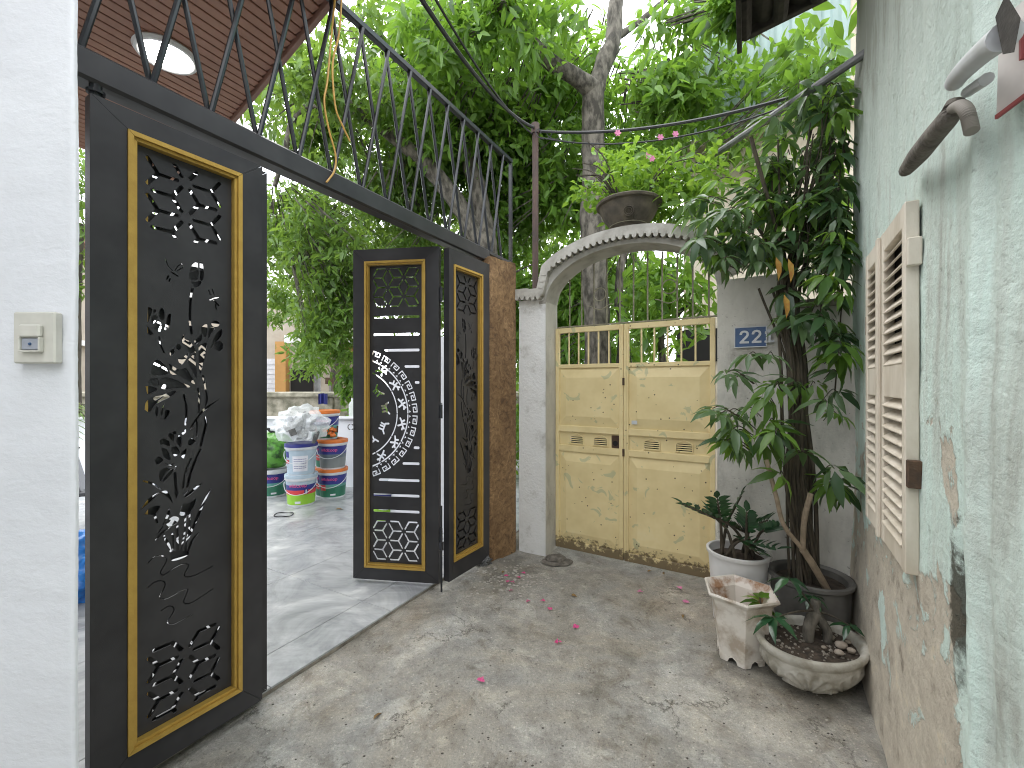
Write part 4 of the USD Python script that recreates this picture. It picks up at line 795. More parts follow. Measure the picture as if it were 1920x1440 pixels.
def yellow_leaf(x0, x1, label):
    t = thing('metal_gate', label, 'gate', 'yellow sheet metal gate leaves'); fw = 0.036
    def yb(xa, xb, za, zb, d=0.03, o=0.0): return chamfer_box(((xa + xb) / 2, (za + zb) / 2, o), (xb - xa, zb - za, d), 0.003, YM)
    obj('stile', yb(x0, x0 + fw, Z['foot'], Z['top']), M['yellow'], t); obj('stile', yb(x1 - fw, x1, Z['foot'], Z['top']), M['yellow'], t)
    a, b = x0 + fw, x1 - fw
    for za, zb in ((Z['foot'], Z['low0']), (Z['low1'], Z['v0']), (Z['v1'], Z['up0']), (Z['up1'], Z['bar0']), (Z['bar1'], Z['top'])): obj('cross_rail', yb(a, b, za, zb, 0.028), M['yellow'], t)
    obj('lower_panel', pyramid(a, b, Z['low0'], Z['low1']), M['yellow'], t, smooth=False); obj('upper_panel', pyramid(a, b, Z['up0'], Z['up1']), M['yellow'], t, smooth=False)
    # vent row: back sheet with two house-shaped louvre vents
    holes = []
    for k in (0.30, 0.70):
        cx_ = a + (b - a) * k; w = 0.066; z0_, z1_ = Z['v0'] + 0.012, Z['v1'] - 0.03
        holes.append(sg.Polygon([(cx_ - w, z0_), (cx_ + w, z0_), (cx_ + w, z1_ - 0.012), (cx_, z1_ + 0.022), (cx_ - w, z1_ - 0.012)]))
    sheet = sg.box(a, Z['v0'], b, Z['v1'])
    for h in holes: sheet = sheet.difference(sg.box(h.bounds[0] + 0.004, h.bounds[1], h.bounds[2] - 0.004, h.bounds[3] - 0.034))
    obj('vent_sheet', extrude(sheet, 0.003, YM, -0.008), M['yellow'], t)
    for h in holes:
        vt = obj('vent', extrude(h.difference(h.buffer(-0.007)), 0.010, YM, -0.004), M['yellow'], t)
        for k in range(4):
            zz = h.bounds[1] + 0.006 + k * 0.0165
            obj('louvre', chamfer_box(((h.bounds[0] + h.bounds[2]) / 2, zz, 0.0), (h.bounds[2] - h.bounds[0] - 0.016, 0.008, 0.010), 0.001, YM), M['yellow'], vt)
        obj('vent_hole', extrude(sg.box(h.bounds[0] + 0.002, h.bounds[1] - 0.002, h.bounds[2] - 0.002, h.bounds[3] - 0.03), 0.002, YM, -0.03), M['dark_hole'], t)
    nbar = 5
    for k in range(1, nbar + 1):
        xx = a + (b - a) * k / (nbar + 1)
        obj('upright_bar', chamfer_box((xx, (Z['bar0'] + Z['bar1']) / 2, 0), (0.012, Z['bar1'] - Z['bar0'], 0.012), 0.002, YM), M['yellow'], t)
    return t, a, b
tl, a_, b_ = yellow_leaf(0.012, 0.632, 'left leaf of the worn yellow metal gate, with rusty lock hole in its vent row')
obj('lock_plate', chamfer_box((b_ - 0.035, 1.012, -0.002), (0.066, 0.105, 0.008), 0.002, YM), M['rust'], tl)
obj('lock_hole', extrude(sg.Point(b_ - 0.035, 1.0).buffer(0.022, 6), 0.003, YM, 0.0025), M['dark_hole'], tl)
tr, a2, b2 = yellow_leaf(0.640, 1.325, 'right leaf of the worn yellow metal gate, with white sticker, behind the pots')
obj('sticker', box((a2 + 0.05, 1.185, 0.022), (0.045, 0.03, 0.0012), YM), M['plate_white'], tr)
obj('meeting_strip', chamfer_box((0.648, 1.0, 0.019), (0.02, 1.9, 0.006), 0.002, YM), M['yellow'], tr)
for z in (0.93, 1.52): obj('bolt', tube([CORNER + g_u * GD + u * 0.636 - g_u * 0.022 + UP * (z - 0.03), CORNER + g_u * GD + u * 0.636 - g_u * 0.022 + UP * (z + 0.03)], 0.010, 8), M['rust'], tr)
# grille in the arch
gr = thing('arch_grille', 'thin faded grille of upright rods and rings in the arch over the yellow gate', 'grille')
YP = lambda x, z, o=0.0: CORNER + g_u * (GD + 0.012 - o) + u * x + UP * z
for x in np.linspace(0.14, 1.28, 11):
    obj('rod', tube([YP(x, 2.004), YP(x, min(arcz(x) - 0.01, 2.57))], 0.0065, 6), M['pale_grille'], gr)
obj('bottom_bar', bar(YP(0.02, 2.012), YP(1.34, 2.012), 0.012, 0.012), M['pale_grille'], gr)
for x in (0.425, 0.995):
    obj('ring', tube([YP(x + 0.055 * math.cos(t), 2.27 + 0.055 * math.sin(t), 0.013) for t in np.linspace(0, 2 * math.pi, 21)], 0.005, 6, False), M['pale_grille'], gr)
    obj('scroll', tube([YP(x + 0.11 * (t - 0.5) * 2, 2.16 + 0.02 * math.cos(2 * math.pi * t), 0.013) for t in np.linspace(0, 1, 13)], 0.004, 6), M['pale_grille'], gr)

# house number plate on the grey wall
pp = lambda px, py: on_plane(px, py, CORNER, g_u)
n0, n1_ = pp(1377, 653), pp(1438, 611)
s0, s1 = np.dot(n0 - CORNER, u), np.dot(n1_ - CORNER, u)
z0_, z1_ = n0[2], n1_[2]
num = thing('number_plate', 'small blue house number plate on the grey wall beside the vine', 'sign')
obj('plate', chamfer_box(((s0 + s1) / 2, (z0_ + z1_) / 2, 0.016), (s1 - s0, z1_ - z0_, 0.006), 0.002, GM), M['plate_blue'], num)
fr = sg.box(s0, z0_, s1, z1_).difference(sg.box(s0 + 0.006, z0_ + 0.006, s1 - 0.006, z1_ - 0.006))
obj('rim', extrude(fr, 0.003, GM, 0.0195), M['plate_white'], num)
tm = meshkit.text_mesh('221', (z1_ - z0_) * 0.58, 0.002, bold=True)
tm.apply_translation((s0 + (s1 - s0) * 0.17 - tm.bounds[0][0], z0_ + (z1_ - z0_) * 0.22, 0.0195)); tm.apply_transform(GM)
obj('numerals', tm, M['plate_white'], num)

# ------------------------------------------------------------------ turquoise house at the right
hs = thing('turquoise_house', 'old turquoise house with peeling wall and cream shutters at the right', 'house')
W_far, W_bend = V(2.06, 2.565, 0), V(1.08, 0.987, 0)
hd = unit(W_bend - W_far); Lw = np.linalg.norm(W_bend - W_far); hd2 = unit(V(-0.29, -0.957, 0))
hn = V(hd[1], -hd[0], 0); hn = hn if np.dot(hn, -W_bend) > 0 else -hn
hn2 = V(hd2[1], -hd2[0], 0); hn2 = hn2 if np.dot(hn2, -W_bend) > 0 else -hn2
def wall_xy(s):
    """Plan of the wall, the bend rounded; returns points and outward normals."""
    s = np.asarray(s, float); k = 1 / (1 + np.exp(-(s - Lw) / 0.035))[..., None]
    base = W_far + hd * np.minimum(s, Lw)[..., None] + hd2 * np.maximum(s - Lw, 0)[..., None]
    n = hn * (1 - k) + hn2 * k
    return base, n / np.linalg.norm(n, axis=-1, keepdims=True)
def house(a, b):
    s = 5.4 * np.where(a < 0.8, a * 0.55, 0.44 + (a - 0.8) * 2.8); z = -0.05 + 4.3 * b
    base, n = wall_xy(s)
    P = np.stack([s, 0 * s, z], -1)
    o = 0.035 * (meshkit.fbm(P * 0.8, 2, 31) - 0.5) + 0.010 * (meshkit.fbm(P * 7, 4, 33) - 0.5)
    o = o + 0.010 * np.exp(-((s - Lw + 0.01) / 0.03) ** 2) - 0.010 * np.exp(-((s - Lw - 0.035) / 0.018) ** 2)   # pilaster ridge and groove
    o = o - 0.02 * np.exp(-((s - Lw + 0.08) / 0.03) ** 2) * np.exp(-((z - 0.93) / 0.20) ** 2) * 1.6           # crumbled hollow
    o = o + 0.035 * np.clip(0.7 - z, 0, 1)                                                                  # the foot swells
    win = ((s > 0.40) & (s < 1.28)) * ((z > 0.8) & (z < 2.2))
    o = np.where(win, np.minimum(o, 0.004) * 0.3, o)
    return base + n * o[..., None] + UP * z[..., None]
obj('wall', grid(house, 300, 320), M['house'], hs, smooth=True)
obj('core', box((0, 0, 0), (Lw - 0.1, 0.2, 4.2), frame((W_far + W_bend) / 2 - hn * 0.19 + UP * 2.05, hd, np.cross(UP, hd), UP)), M['grey_plaster'], hs)
def hw(px, py, o=0.0): p = on_plane(px, py, W_far + hn * o, hn); return np.dot(p - W_far, hd), p[2]
HM = lambda o: frame(W_far + hn * o, hd, UP, np.cross(hd, UP))
if np.dot(np.cross(hd, UP), hn) < 0:
    HMf = lambda o: frame(W_far + hn * o, -hd, UP, hn)
    sgn = -1
else:
    HMf = lambda o: frame(W_far + hn * o, hd, UP, hn); sgn = 1
WO = 0.022
sa, zt = hw(1633, 480, WO); sb, zt2 = hw(1712, 378, WO); _, zb_ = hw(1700, 1062, WO)
zt = (zt + zt2) / 2
sm = (sa + sb) / 2 - 0.02
def hbox(sa_, sb_, za, zb, d0, d1): return chamfer_box((sgn * (sa_ + sb_) / 2, (za + zb) / 2, (d0 + d1) / 2), (abs(sb_ - sa_), zb - za, d1 - d0), 0.003, HMf(0))
def shutter(s0_, s1_, name_label):
    t = obj('shutter', [hbox(s0_, s0_ + 0.042, zb_, zt, 0.006, 0.042), hbox(s1_ - 0.042, s1_, zb_, zt, 0.006, 0.042)] +
            [hbox(s0_ + 0.042, s1_ - 0.042, a0, a1, 0.007, 0.040) for a0, a1 in ((zb_, zb_ + 0.07), (zb_ + 0.57, zb_ + 0.69), (zt - 0.075, zt))], M['shutter'], hs, label=name_label)
    for za, zb, op in ((zb_ + 0.07, zb_ + 0.57, 0.6), (zb_ + 0.69, zt - 0.075, 0.9)):
        n = int(round((zb - za) / 0.042)); 
        for k in range(n):
            zc = za + (k + 0.5) * (zb - za) / n
            m = chamfer_box((0, 0, 0), (s1_ - s0_ - 0.085, 0.008, 0.052), 0.002)
            m.apply_transform(trimesh.transformations.rotation_matrix(op, (1, 0, 0)))
            m.apply_translation((sgn * (s0_ + s1_) / 2, zc, 0.024)); m.apply_transform(HMf(0))
            obj('louvre', m, M['shutter'], t)
    obj('dark_gap', hbox(s0_ + 0.02, s1_ - 0.02, zb_ + 0.03, zt - 0.03, 0.001, 0.0045), M['dark_hole'], hs)
shutter(sa, sm - 0.004, 'far cream louvred shutter')
shutter(sm + 0.004, sb, 'near cream louvred shutter')
obj('shutter_strip', hbox(sm - 0.02, sm + 0.016, zb_ + 0.005, zt - 0.01, 0.0425, 0.056), M['shutter'], hs)
for s_, z_ in ((sa - 0.015, zt - 0.32), (sa - 0.015, zb_ + 0.3), (sb + 0.012, zt - 0.17), (sb + 0.012, zb_ + 0.33)):
    obj('hinge', hbox(s_ - 0.012, s_ + 0.012, z_ - 0.045, z_ + 0.045, 0.004, 0.040), M['rust' if z_ < 1.5 or s_ < 0.9 else 'shutter'], hs)
# eave of the house roof overhanging the alley
E0 = V(1.60, 3.0, 3.90)
def eave(a, b):
    s, t = a * 2.2, b * 3.2
    zz = 0.028 * np.sin(t * 2 * math.pi / 0.17) * 0 + 0.03 * np.sin(s * 2 * math.pi / 0.21) + 0.30 * s * 0.5
    return E0 + u * s[..., None] - g * t[..., None] + UP * (zz + 0.06)[..., None]
ev = grid(eave, 70, 8); ev2 = trimesh.Trimesh(ev.vertices + [0, 0, 0.025], ev.faces[:, ::-1], process=False)
obj('eave_sheet', [ev, ev2], M['eave'], hs, smooth=True)
obj('eave_board', [bar(E0 + V(0, 0, 0.0), E0 - g * 3.2, 0.03, 0.16), ], M['eave'], hs)
obj('eave_lip', [bar(E0 + V(0, 0, 0.04) + u * 0.02, E0 + u * 2.2 + V(0, 0, 0.37), 0.05, 0.07), ], M['eave'], hs)
for k in range(9): obj('eave_tile', tube([E0 - g * 0.02 + u * (0.03 + 0.21 * k) + UP * (0.03 + 0.0315 * k), E0 - g * 0.35 + u * (0.03 + 0.21 * k) + UP * (0.04 + 0.0315 * k)], 0.045, 10), M['eave'], hs)

# fittings on the house wall, upper right
def hp(px, py, o): return on_plane(px, py, W_far + hn * o, hn)
def hp2(px, py, o): return on_plane(px, py, W_bend + hn2 * o, hn2)
obj('rolled_rag', [tube(curve(np.array([hp(1693, 326, 0.04), hp(1716, 298, 0.06), hp(1750, 255, 0.065), hp(1780, 218, 0.06), hp(1793, 190, 0.05)]), 24), np.interp(np.linspace(0, 1, 25), [0, .06, .3, .7, 1], [0.005, 0.019, 0.025, 0.022, 0.017])[:len(curve(np.zeros((5, 3)), 24))], 12)], M['rag'],
    label='dirty grey rag rolled round a rod high on the turquoise wall', cat='rag')
hose_pts = curve(np.array([hp(1782, 205, 0.05), hp(1800, 198, 0.075), hp(1812, 208, 0.085), hp(1818, 228, 0.085), hp(1822, 246, 0.085)]), 200)
obj('corrugated_hose', tube(hose_pts, 0.0105 + 0.0012 * np.sin(np.arange(len(hose_pts)) * 0.8), 12), M['hose'], label='short end of corrugated grey hose bending down from the wall', cat='hose')
pv = thing('pvc_pipe', 'thick white plastic pipe lying along the wall near the ceiling corner at right', 'pipe')
pp0, pp1, pp2 = hp(1787, 160, 0.05), hp(1830, 110, 0.06), hp(1884, 66, 0.06)
obj('tube', tube(curve(np.array([pp0, hp(1800, 140, 0.056), pp1, hp(1860, 84, 0.06), pp2]), 24), np.interp(np.linspace(0, 1, 25), [0, 0.08, 1], [0.009, 0.018, 0.024]), 16, cap=True), M['pvc'], pv)
obj('side_pipe', tube(np.array([hp(1815, 172, 0.03), hp(1850, 148, 0.035)]), 0.012, 10), M['pvc'], pv)
hd_ = thing('lamp_bracket', 'dark open metal hood at the top right corner above the white pipe', 'bracket')
obj('hood', trimesh.convex.convex_hull(np.array([hp2(1866, 32, 0.17), hp2(1886, -12, 0.17), hp2(1914, 34, 0.17), hp2(1902, 98, 0.17), hp2(1880, 102, 0.17), hp2(1872, 50, 0.02), hp2(1905, 40, 0.02)])), M['eave'], hd_)
sg_ = thing('wall_sign', 'white board with red edging cut off by the right edge of the view', 'sign')
q4 = [hp2(1868, 220, 0.03), hp2(1990, 128, 0.03), hp2(1990, -60, 0.03), hp2(1874, 40, 0.03)]
c_ = sum(q4) / 4
obj('board', trimesh.convex.convex_hull(np.array(q4 + [x - hn2 * 0.006 for x in q4])), M['sign_white'], sg_)
obj('edging', bar(hp2(1868, 220, 0.036), hp2(1990, 128, 0.036), 0.006, 0.009), M['sign_red'], sg_)
obj('stripe', bar(hp2(1917, 112, 0.036), hp2(1917, 60, 0.036), 0.006, 0.008, hd2), M['sign_red'], sg_)
# unseen building added behind the viewer to hold back the sky light
rb = thing('rear_building', 'unseen grey rendered building added behind the viewer to hold back sky light', 'building')
obj('wall', box((0.3, -4.6, 3.0), (9, 0.3, 6.2)), M['grey_plaster'], rb)
obj('door', box((0.2, -4.43, 1.0), (0.9, 0.06, 2.05)), M['fascia'], rb)
# ------------------------------------------------------------------ rusty pole, cables, pipe
PX, PY = 0.235, 4.3
obj('iron_pole', [tube([V(PX, PY, 0), V(PX, PY, 2.5), V(PX, PY, 4.1)], 0.032, 10), tube([V(PX, PY, 4.02), V(PX, PY, 4.12)], 0.042, 10)], M['pole'], label='rusty brown iron pole behind the left end of the arch', cat='pole')
top = V(PX, PY, 4.05)
def sag(a, b, s, n=20): t = np.linspace(0, 1, n)[:, None]; return a * (1 - t) + b * t - UP * s * 4 * t * (1 - t)
for k, (a, b, s, lab, px_) in enumerate(((at(772, -30, 2.1), top + V(-.02, -.03, .02), 0.12, 'thick black cable from the top of the view down to the iron pole', 0.014),
                                 (at(800, -30, 2.15), top + V(-.02, 0.03, -.02), 0.09, 'thin black cable running beside the thick one to the iron pole', 0.008),
                                 (top + V(.02, 0, 0), at(1480, 183, 3.2), 0.10, 'bundle of black cables from the iron pole across to the vine', 0.013),
                                 (top + V(.02, 0, -0.06), at(1470, 200, 3.25), 0.16, 'lower slack black cable from the iron pole to the vine', 0.007))):
    obj('cable', tube(sag(a, b, s), px_, 6), M['cable'], label=lab, cat='cable', group='black cables tied to the pole')
loop = [top + V(0.05 * math.cos(t) + 0.07 * t / 4, -0.05, -0.06 + 0.05 * math.sin(t)) for t in np.linspace(0, 12, 60)]
obj('wire_coil', tube(loop, 0.004, 5), M['cable'], label='loose wire coiled at the top of the iron pole', cat='wire')
obj('steel_pipe', tube([at(1200, 384, 4.3), at(1625, 98, 2.3), ], 0.024, 10), M['steel_pipe'], label='long grey steel pipe slanting over the arch to the house corner', cat='pipe')

# ------------------------------------------------------------------ urn on the arch with its bush
UC = gateway(0.70, 0, 0.10); uz = float(outz(0.70)) + 0.078
urn = thing('urn_planter', 'weathered round urn planter standing on top of the arch', 'planter')
rim = uz + 0.235
obj('bowl', lathe([(0.0, 0.005), (0.115, 0.0), (0.135, 0.012), (0.128, 0.03), (0.16, 0.07), (0.20, 0.125), (0.222, 0.175), (0.232, 0.205), (0.252, 0.212), (0.258, 0.228), (0.25, 0.237), (0.232, 0.232), (0.222, 0.215), (0.20, 0.19)], 44, UC + UP * uz), M['urn'], urn)
obj('soil', lathe([(0.0, 0.20), (0.12, 0.203), (0.212, 0.198)], 24, UC + UP * uz), M['soil'], urn)
md = unit(V(-UC[0], -UC[1], 0)); mx_ = V(-md[1], md[0], 0); mc = UC + md * 0.186 + UP * (uz + 0.115)
tilt = unit(UP * 0.8 + md * 0.45); mn = unit(np.cross(mx_, tilt)); mn = mn if np.dot(mn, md) > 0 else -mn
for r in (0.036, 0.024): obj('medallion_ring', tube([mc + mn * 0.012 + mx_ * r * math.cos(t) + tilt * r * math.sin(t) for t in np.linspace(0, 2 * math.pi, 25)], 0.004, 6, False), M['urn'], urn)
obj('wire_tie', tube([UC + UP * (uz + 0.05) + 0.152 * V(math.cos(t), math.sin(t), 0) for t in np.linspace(0, 2 * math.pi, 40)], 0.003, 5, False), M['pale_grille'], urn)
bush = thing('flowering_bush', 'bright green bush with a few pink flowers growing from the urn on the arch', 'bush')
for k in range(16):
    a0 = rng.uniform(0, 2 * math.pi); e = UC + V(math.cos(a0) * 0.55 + 0.12, math.sin(a0) * 0.4 + 0.15, rim + rng.uniform(0.15, 0.62))
    s_ = UC + V(math.cos(a0) * 0.06, math.sin(a0) * 0.06, rim - 0.04)
    obj('branch', tube(curve(np.array([s_, (s_ + e) / 2 + UP * 0.12, e]), 10), np.linspace(0.008, 0.003, 11), 5), M['stem'], bush)
cc = np.vstack([in_ellipsoid(170, UC + V(0.10, 0.20, rim + 0.26), (0.55, 0.42, 0.34), 3, 0.40, 3.0), in_ellipsoid(90, UC + V(0.42, 0.0, rim + 0.16), (0.36, 0.35, 0.30), 5, 0.40, 3.0)])
vs, f0 = sprays(cc, 7, 0.10, 0.075, 0.15, 0.55); put_leaves(bush, vs, f0, M['leaf_bright'], 60)
for (px, py) in ((1238, 258), (1266, 252), (1222, 298), (1158, 250), (1215, 292)):
    c = at(px, py, 3.42)
    fv, ff = leaves(np.repeat(c[None], 6, 0), np.stack([np.cos(np.arange(6) * 1.05), -0.3 + 0 * np.arange(6), np.sin(np.arange(6) * 1.05)], 1), np.repeat(V(0.1, -1, 0.2)[None], 6, 0), 0.03, 0.026, 0.1, 0.1)
    obj('flower', leaf_mesh(fv, ff), M['petal_pale'], bush, smooth=True)

# ------------------------------------------------------------------ pots in the corner by the house
def pot(profile, c, m, parent, n=40, **k): return obj('pot', lathe(profile, n, c, **k), m, parent, smooth=40)
CP = V(1.43, 2.70, 0)
cp = thing('cylinder_pot', 'plain white cylindrical pot against the yellow gate, holding the glossy leaved plant', 'pot')
pot([(0.0, 0.0), (0.135, 0.0), (0.142, 0.01), (0.172, 0.43), (0.182, 0.432), (0.184, 0.45), (0.176, 0.455), (0.166, 0.45), (0.160, 0.40)], CP, M['pot_white'], cp)
obj('soil', lathe([(0, 0.405), (0.08, 0.41), (0.163, 0.40)], 24, CP), M['soil'], cp)
zz = thing('zz_plant', 'glossy dark green plant with paired leaflets on thick stalks in the white cylindrical pot', 'plant')
tips = [at(1280, 945, 2.62), at(1345, 935, 2.55), at(1400, 960, 2.5), at(1440, 975, 2.55), at(1455, 1030, 2.5), at(1370, 985, 2.8), at(1425, 1040, 2.45), at(1330, 960, 2.85), at(1465, 990, 2.75), at(1390, 930, 2.72)]
for k, tip in enumerate(tips):
    s_ = CP + V(0.10 * math.cos(k * 2.4), 0.08 * math.sin(k * 2.4), 0.40)
    c = curve(np.array([s_, s_ * 0.7 + tip * 0.3 + UP * 0.09, s_ * 0.35 + tip * 0.65 + UP * 0.05, tip]), 30)
    obj('stalk', tube(c, np.linspace(0.011, 0.004, len(c)), 7), M['stem'], zz)
    n = 14; idx = np.linspace(len(c) * 0.38, len(c) - 1, n).astype(int); ax = unit(tip - s_)
    sd = unit(np.cross(ax, UP + 0.3 * rng.normal(size=3))); nn = unit(np.cross(sd, ax))
    for j, i in enumerate(idx):
        w = sd * (1 if j % 2 else -1)
        dd = unit(w + ax * 0.55 + UP * 0.15) if j < n - 1 else ax
        v_, f_ = leaves([c[i]], [dd], [nn + 0.15 * rng.normal(size=3)], 0.085 * rng.uniform(0.85, 1.15), 0.042, 0.14, 0.12)
        obj('leaflet', leaf_mesh(v_, f_), M['leaf_zz'], zz, smooth=True)
# hexagonal pot
HP = V(1.262, 2.36, 0)
hx = thing('hexagonal_pot', 'stained white hexagonal flared plastic pot in front of the white cylindrical one', 'pot')
ang = np.radians(12) + np.arange(6) * math.pi / 3
def hexring(r, z): return np.stack([HP[0] + r * np.cos(ang), HP[1] + r * np.sin(ang), np.full(6, z)], 1)
def hexshell(prof):
    v = np.vstack([hexring(r, z) for r, z in prof]); f = []
    for i in range(len(prof) - 1):
        for j in range(6):
            a, b = i * 6 + j, i * 6 + (j + 1) % 6; f += [(a, b, b + 6), (a, b + 6, a + 6)]
    return trimesh.Trimesh(v, f, process=False)
obj('wall', hexshell([(0.118, 0.03), (0.122, 0.03), (0.160, 0.315), (0.162, 0.325), (0.192, 0.35), (0.197, 0.357), (0.194, 0.366), (0.186, 0.366)]), M['pot_hex'], hx, smooth=False)
obj('inside', hexshell([(0.186, 0.366), (0.150, 0.322), (0.118, 0.10), (0.002, 0.10)]), M['pot_hex_in'], hx, smooth=False)
for k in range(6):
    p, q_ = hexring(0.121, 0.0)[k], hexring(0.121, 0.0)[(k + 1) % 6]; e = unit(q_ - p)
    for P0, s__ in ((p, 1), (q_, -1)):
        m = sg.Polygon([(0, 0), (0.035, 0), (0.042, 0.02), (0.058, 0.03), (0, 0.031)])
        x_ = e * s__; obj('foot', extrude(m, 0.006, frame(P0, x_, UP, np.cross(x_, UP)), -0.003), M['pot_hex'], hx)
seed = thing('seedling', 'small green seedling rising out of the hexagonal pot', 'plant')
sc = at(1425, 1120, 2.33)
obj('stem', tube(curve(np.array([HP + V(0.08, -0.02, 0.10), HP + V(0.10, -0.03, 0.25), sc]), 10), 0.004, 6), M['stem'], seed)
for k in range(9):
    t = k * 0.7; dd = V(math.cos(t) * 0.8, math.sin(t) * 0.8, 0.25 - 0.05 * k)
    v_, f_ = leaves([sc - UP * 0.006 * k], [dd], [V(0, 0, 1) + 0.2 * rng.normal(size=3)], 0.105, 0.042, 0.14, 0.35); obj('leaf', leaf_mesh(v_, f_), M['leaf_tree' if k % 3 else 'leaf_bright'], seed, smooth=True)
# big grey pot with the climbing plant
GP = V(1.745, 2.50, 0)
gp = thing('grey_pot', 'large dark grey round pot in the shade behind the shell bowl, holding the vine', 'pot')
pot([(0.0, 0.0), (0.13, 0.0), (0.16, 0.05), (0.19, 0.18), (0.196, 0.30), (0.19, 0.35), (0.212, 0.365), (0.214, 0.385), (0.2, 0.39), (0.18, 0.375), (0.17, 0.33)], GP, M['pot_grey'], gp)
obj('soil', lathe([(0, 0.345), (0.09, 0.35), (0.176, 0.34)], 24, GP), M['soil'], gp)
# shell bowl
SB = V(1.515, 2.165, 0)
sb_ = thing('shell_bowl', 'grimy oval cement bowl with fan shell relief at the foot of the turquoise house', 'pot')
def fans(r, a, z):
    d = 0 * r
    for c, zc in ((-2.35, 0.02), (-1.35, 0.02), (-0.4, 0.02), (2.9, 0.02), (1.9, 0.02), (0.8, 0.02)):
        da = (a - c + math.pi) % (2 * math.pi) - math.pi
        rad = np.hypot(da * 0.22, (z - zc)); t = np.arctan2(da * 0.22, z - zc + 0.004)
        fan = (np.abs(da) < 0.52) & (rad < 0.135) & (rad > 0.02)
        d = d + np.where(fan, 0.0085 * np.cos(t * 14) * np.clip((0.135 - rad) / 0.02, 0, 1) + 0.004, 0)
    return r + np.where((z > 0.01) & (z < 0.165), d, 0)
prof = [(0.0, 0.0), (0.11, 0.0)] + [(0.11 + 0.139 * math.sin(t * math.pi / 2) ** 0.8, 0.168 * t ** 1.1 + 0.002) for t in np.linspace(0.02, 1, 34)] + [(0.262, 0.18), (0.270, 0.196), (0.268, 0.21), (0.256, 0.217), (0.240, 0.213), (0.228, 0.20), (0.22, 0.17)]
obj('bowl', lathe(prof, 220, SB, sx=1.0, sy=0.80, rot=0.25, wob=fans), M['pot_shell'], sb_, smooth=50)
def soilf(a, b):
    t, r = a * 2 * math.pi, b * 0.226
    x, y = r * np.cos(t), r * np.sin(t) * 0.80
    z = 0.175 + 0.02 * (meshkit.fbm(np.stack([x * 22, y * 22, 0 * x], -1), 4, 14) - 0.5)
    c, s_ = math.cos(0.25), math.sin(0.25)
    return np.stack([SB[0] + x * c - y * s_, SB[1] + x * s_ + y * c, z], -1)
obj('soil', grid(soilf, 60, 24), M['soil'], sb_, smooth=True)
for k, (px, py, r) in enumerate(((1577, 1213, 0.024), (1573, 1226, 0.018), (1596, 1222, 0.016), (1560, 1196, 0.012), (1545, 1215, 0.010), (1590, 1205, 0.012))):
    obj('pebble', blob(ground_at(px, py, 0.19) + UP * r * 0.4, r, 0.25, 2.0, 2, k, (1.2, 1, 0.75)), M['pebble'], label=('largest rounded pebble' if k == 0 else ['pale pebble just below the largest one', 'brownish right-hand pebble', 'small pebble behind the largest one', 'tiny pebble left of the others', 'small pebble right behind the largest one'][k - 1]) + ' on the soil in the shell bowl', cat='pebble', group='pebbles in the shell bowl')
grit = [blob(soilf(np.array(rng.uniform()), np.array(rng.uniform(0.2, 0.95))) + 0, rng.uniform(0.003, 0.008), 0.3, 2, 1, k) for k in range(120)]
obj('grit', grit, M['weathered'], sb_, kind='stuff')
bon = thing('stub_plant', 'old knobbly stub with split roots and few leaves in the shell bowl', 'plant')
bc = ground_at(1527, 1195, 0.18)
for a0, b0_, r0, r1 in ((V(-0.045, -0.02, -0.01), V(0.0, 0.0, 0.13), 0.024, 0.03), (V(0.045, -0.03, -0.01), V(0.005, 0.0, 0.12), 0.02, 0.026), (V(0.0, 0.04, -0.01), V(0.0, 0.01, 0.12), 0.02, 0.026), (V(0, 0, 0.09), V(0.015, 0.01, 0.19), 0.032, 0.022)):
    c = curve(np.array([bc + a0, bc + (a0 + b0_) / 2 + V(0.4 * a0[0], 0.4 * a0[1], 0.0), bc + b0_]), 12); m = tube(c, np.linspace(r0, r1, len(c)), 12)
    obj('trunk', m, M['bark'], bon, smooth=True)
for (px, py, Y, n, L) in ((1452, 1158, 2.0, 7, 0.125), (1523, 1118, 2.28, 9, 0.09), (1592, 1172, 2.15, 4, 0.09), (1480, 1085, 2.2, 5, 0.12)):
    c0 = at(px, py, Y)
    obj('twig', tube(curve(np.array([bc + UP * 0.14, (bc + c0) / 2 + UP * 0.08, c0]), 10), np.linspace(0.006, 0.0025, 11)[:len(curve(np.zeros((3, 3)), 10))], 5), M['stem'], bon)
    for k in range(n):
        t = k * 2 * math.pi / n + px; v_, f_ = leaves([c0], [V(math.cos(t), 0.7 * math.sin(t), 0.15 * math.sin(3 * t) - 0.15)], [UP + 0.25 * rng.normal(size=3)], L * rng.uniform(0.8, 1.1), L * 0.38, 0.14, 0.4)
        obj('leaf', leaf_mesh(v_, f_), M['leaf_zz'], bon, smooth=True)

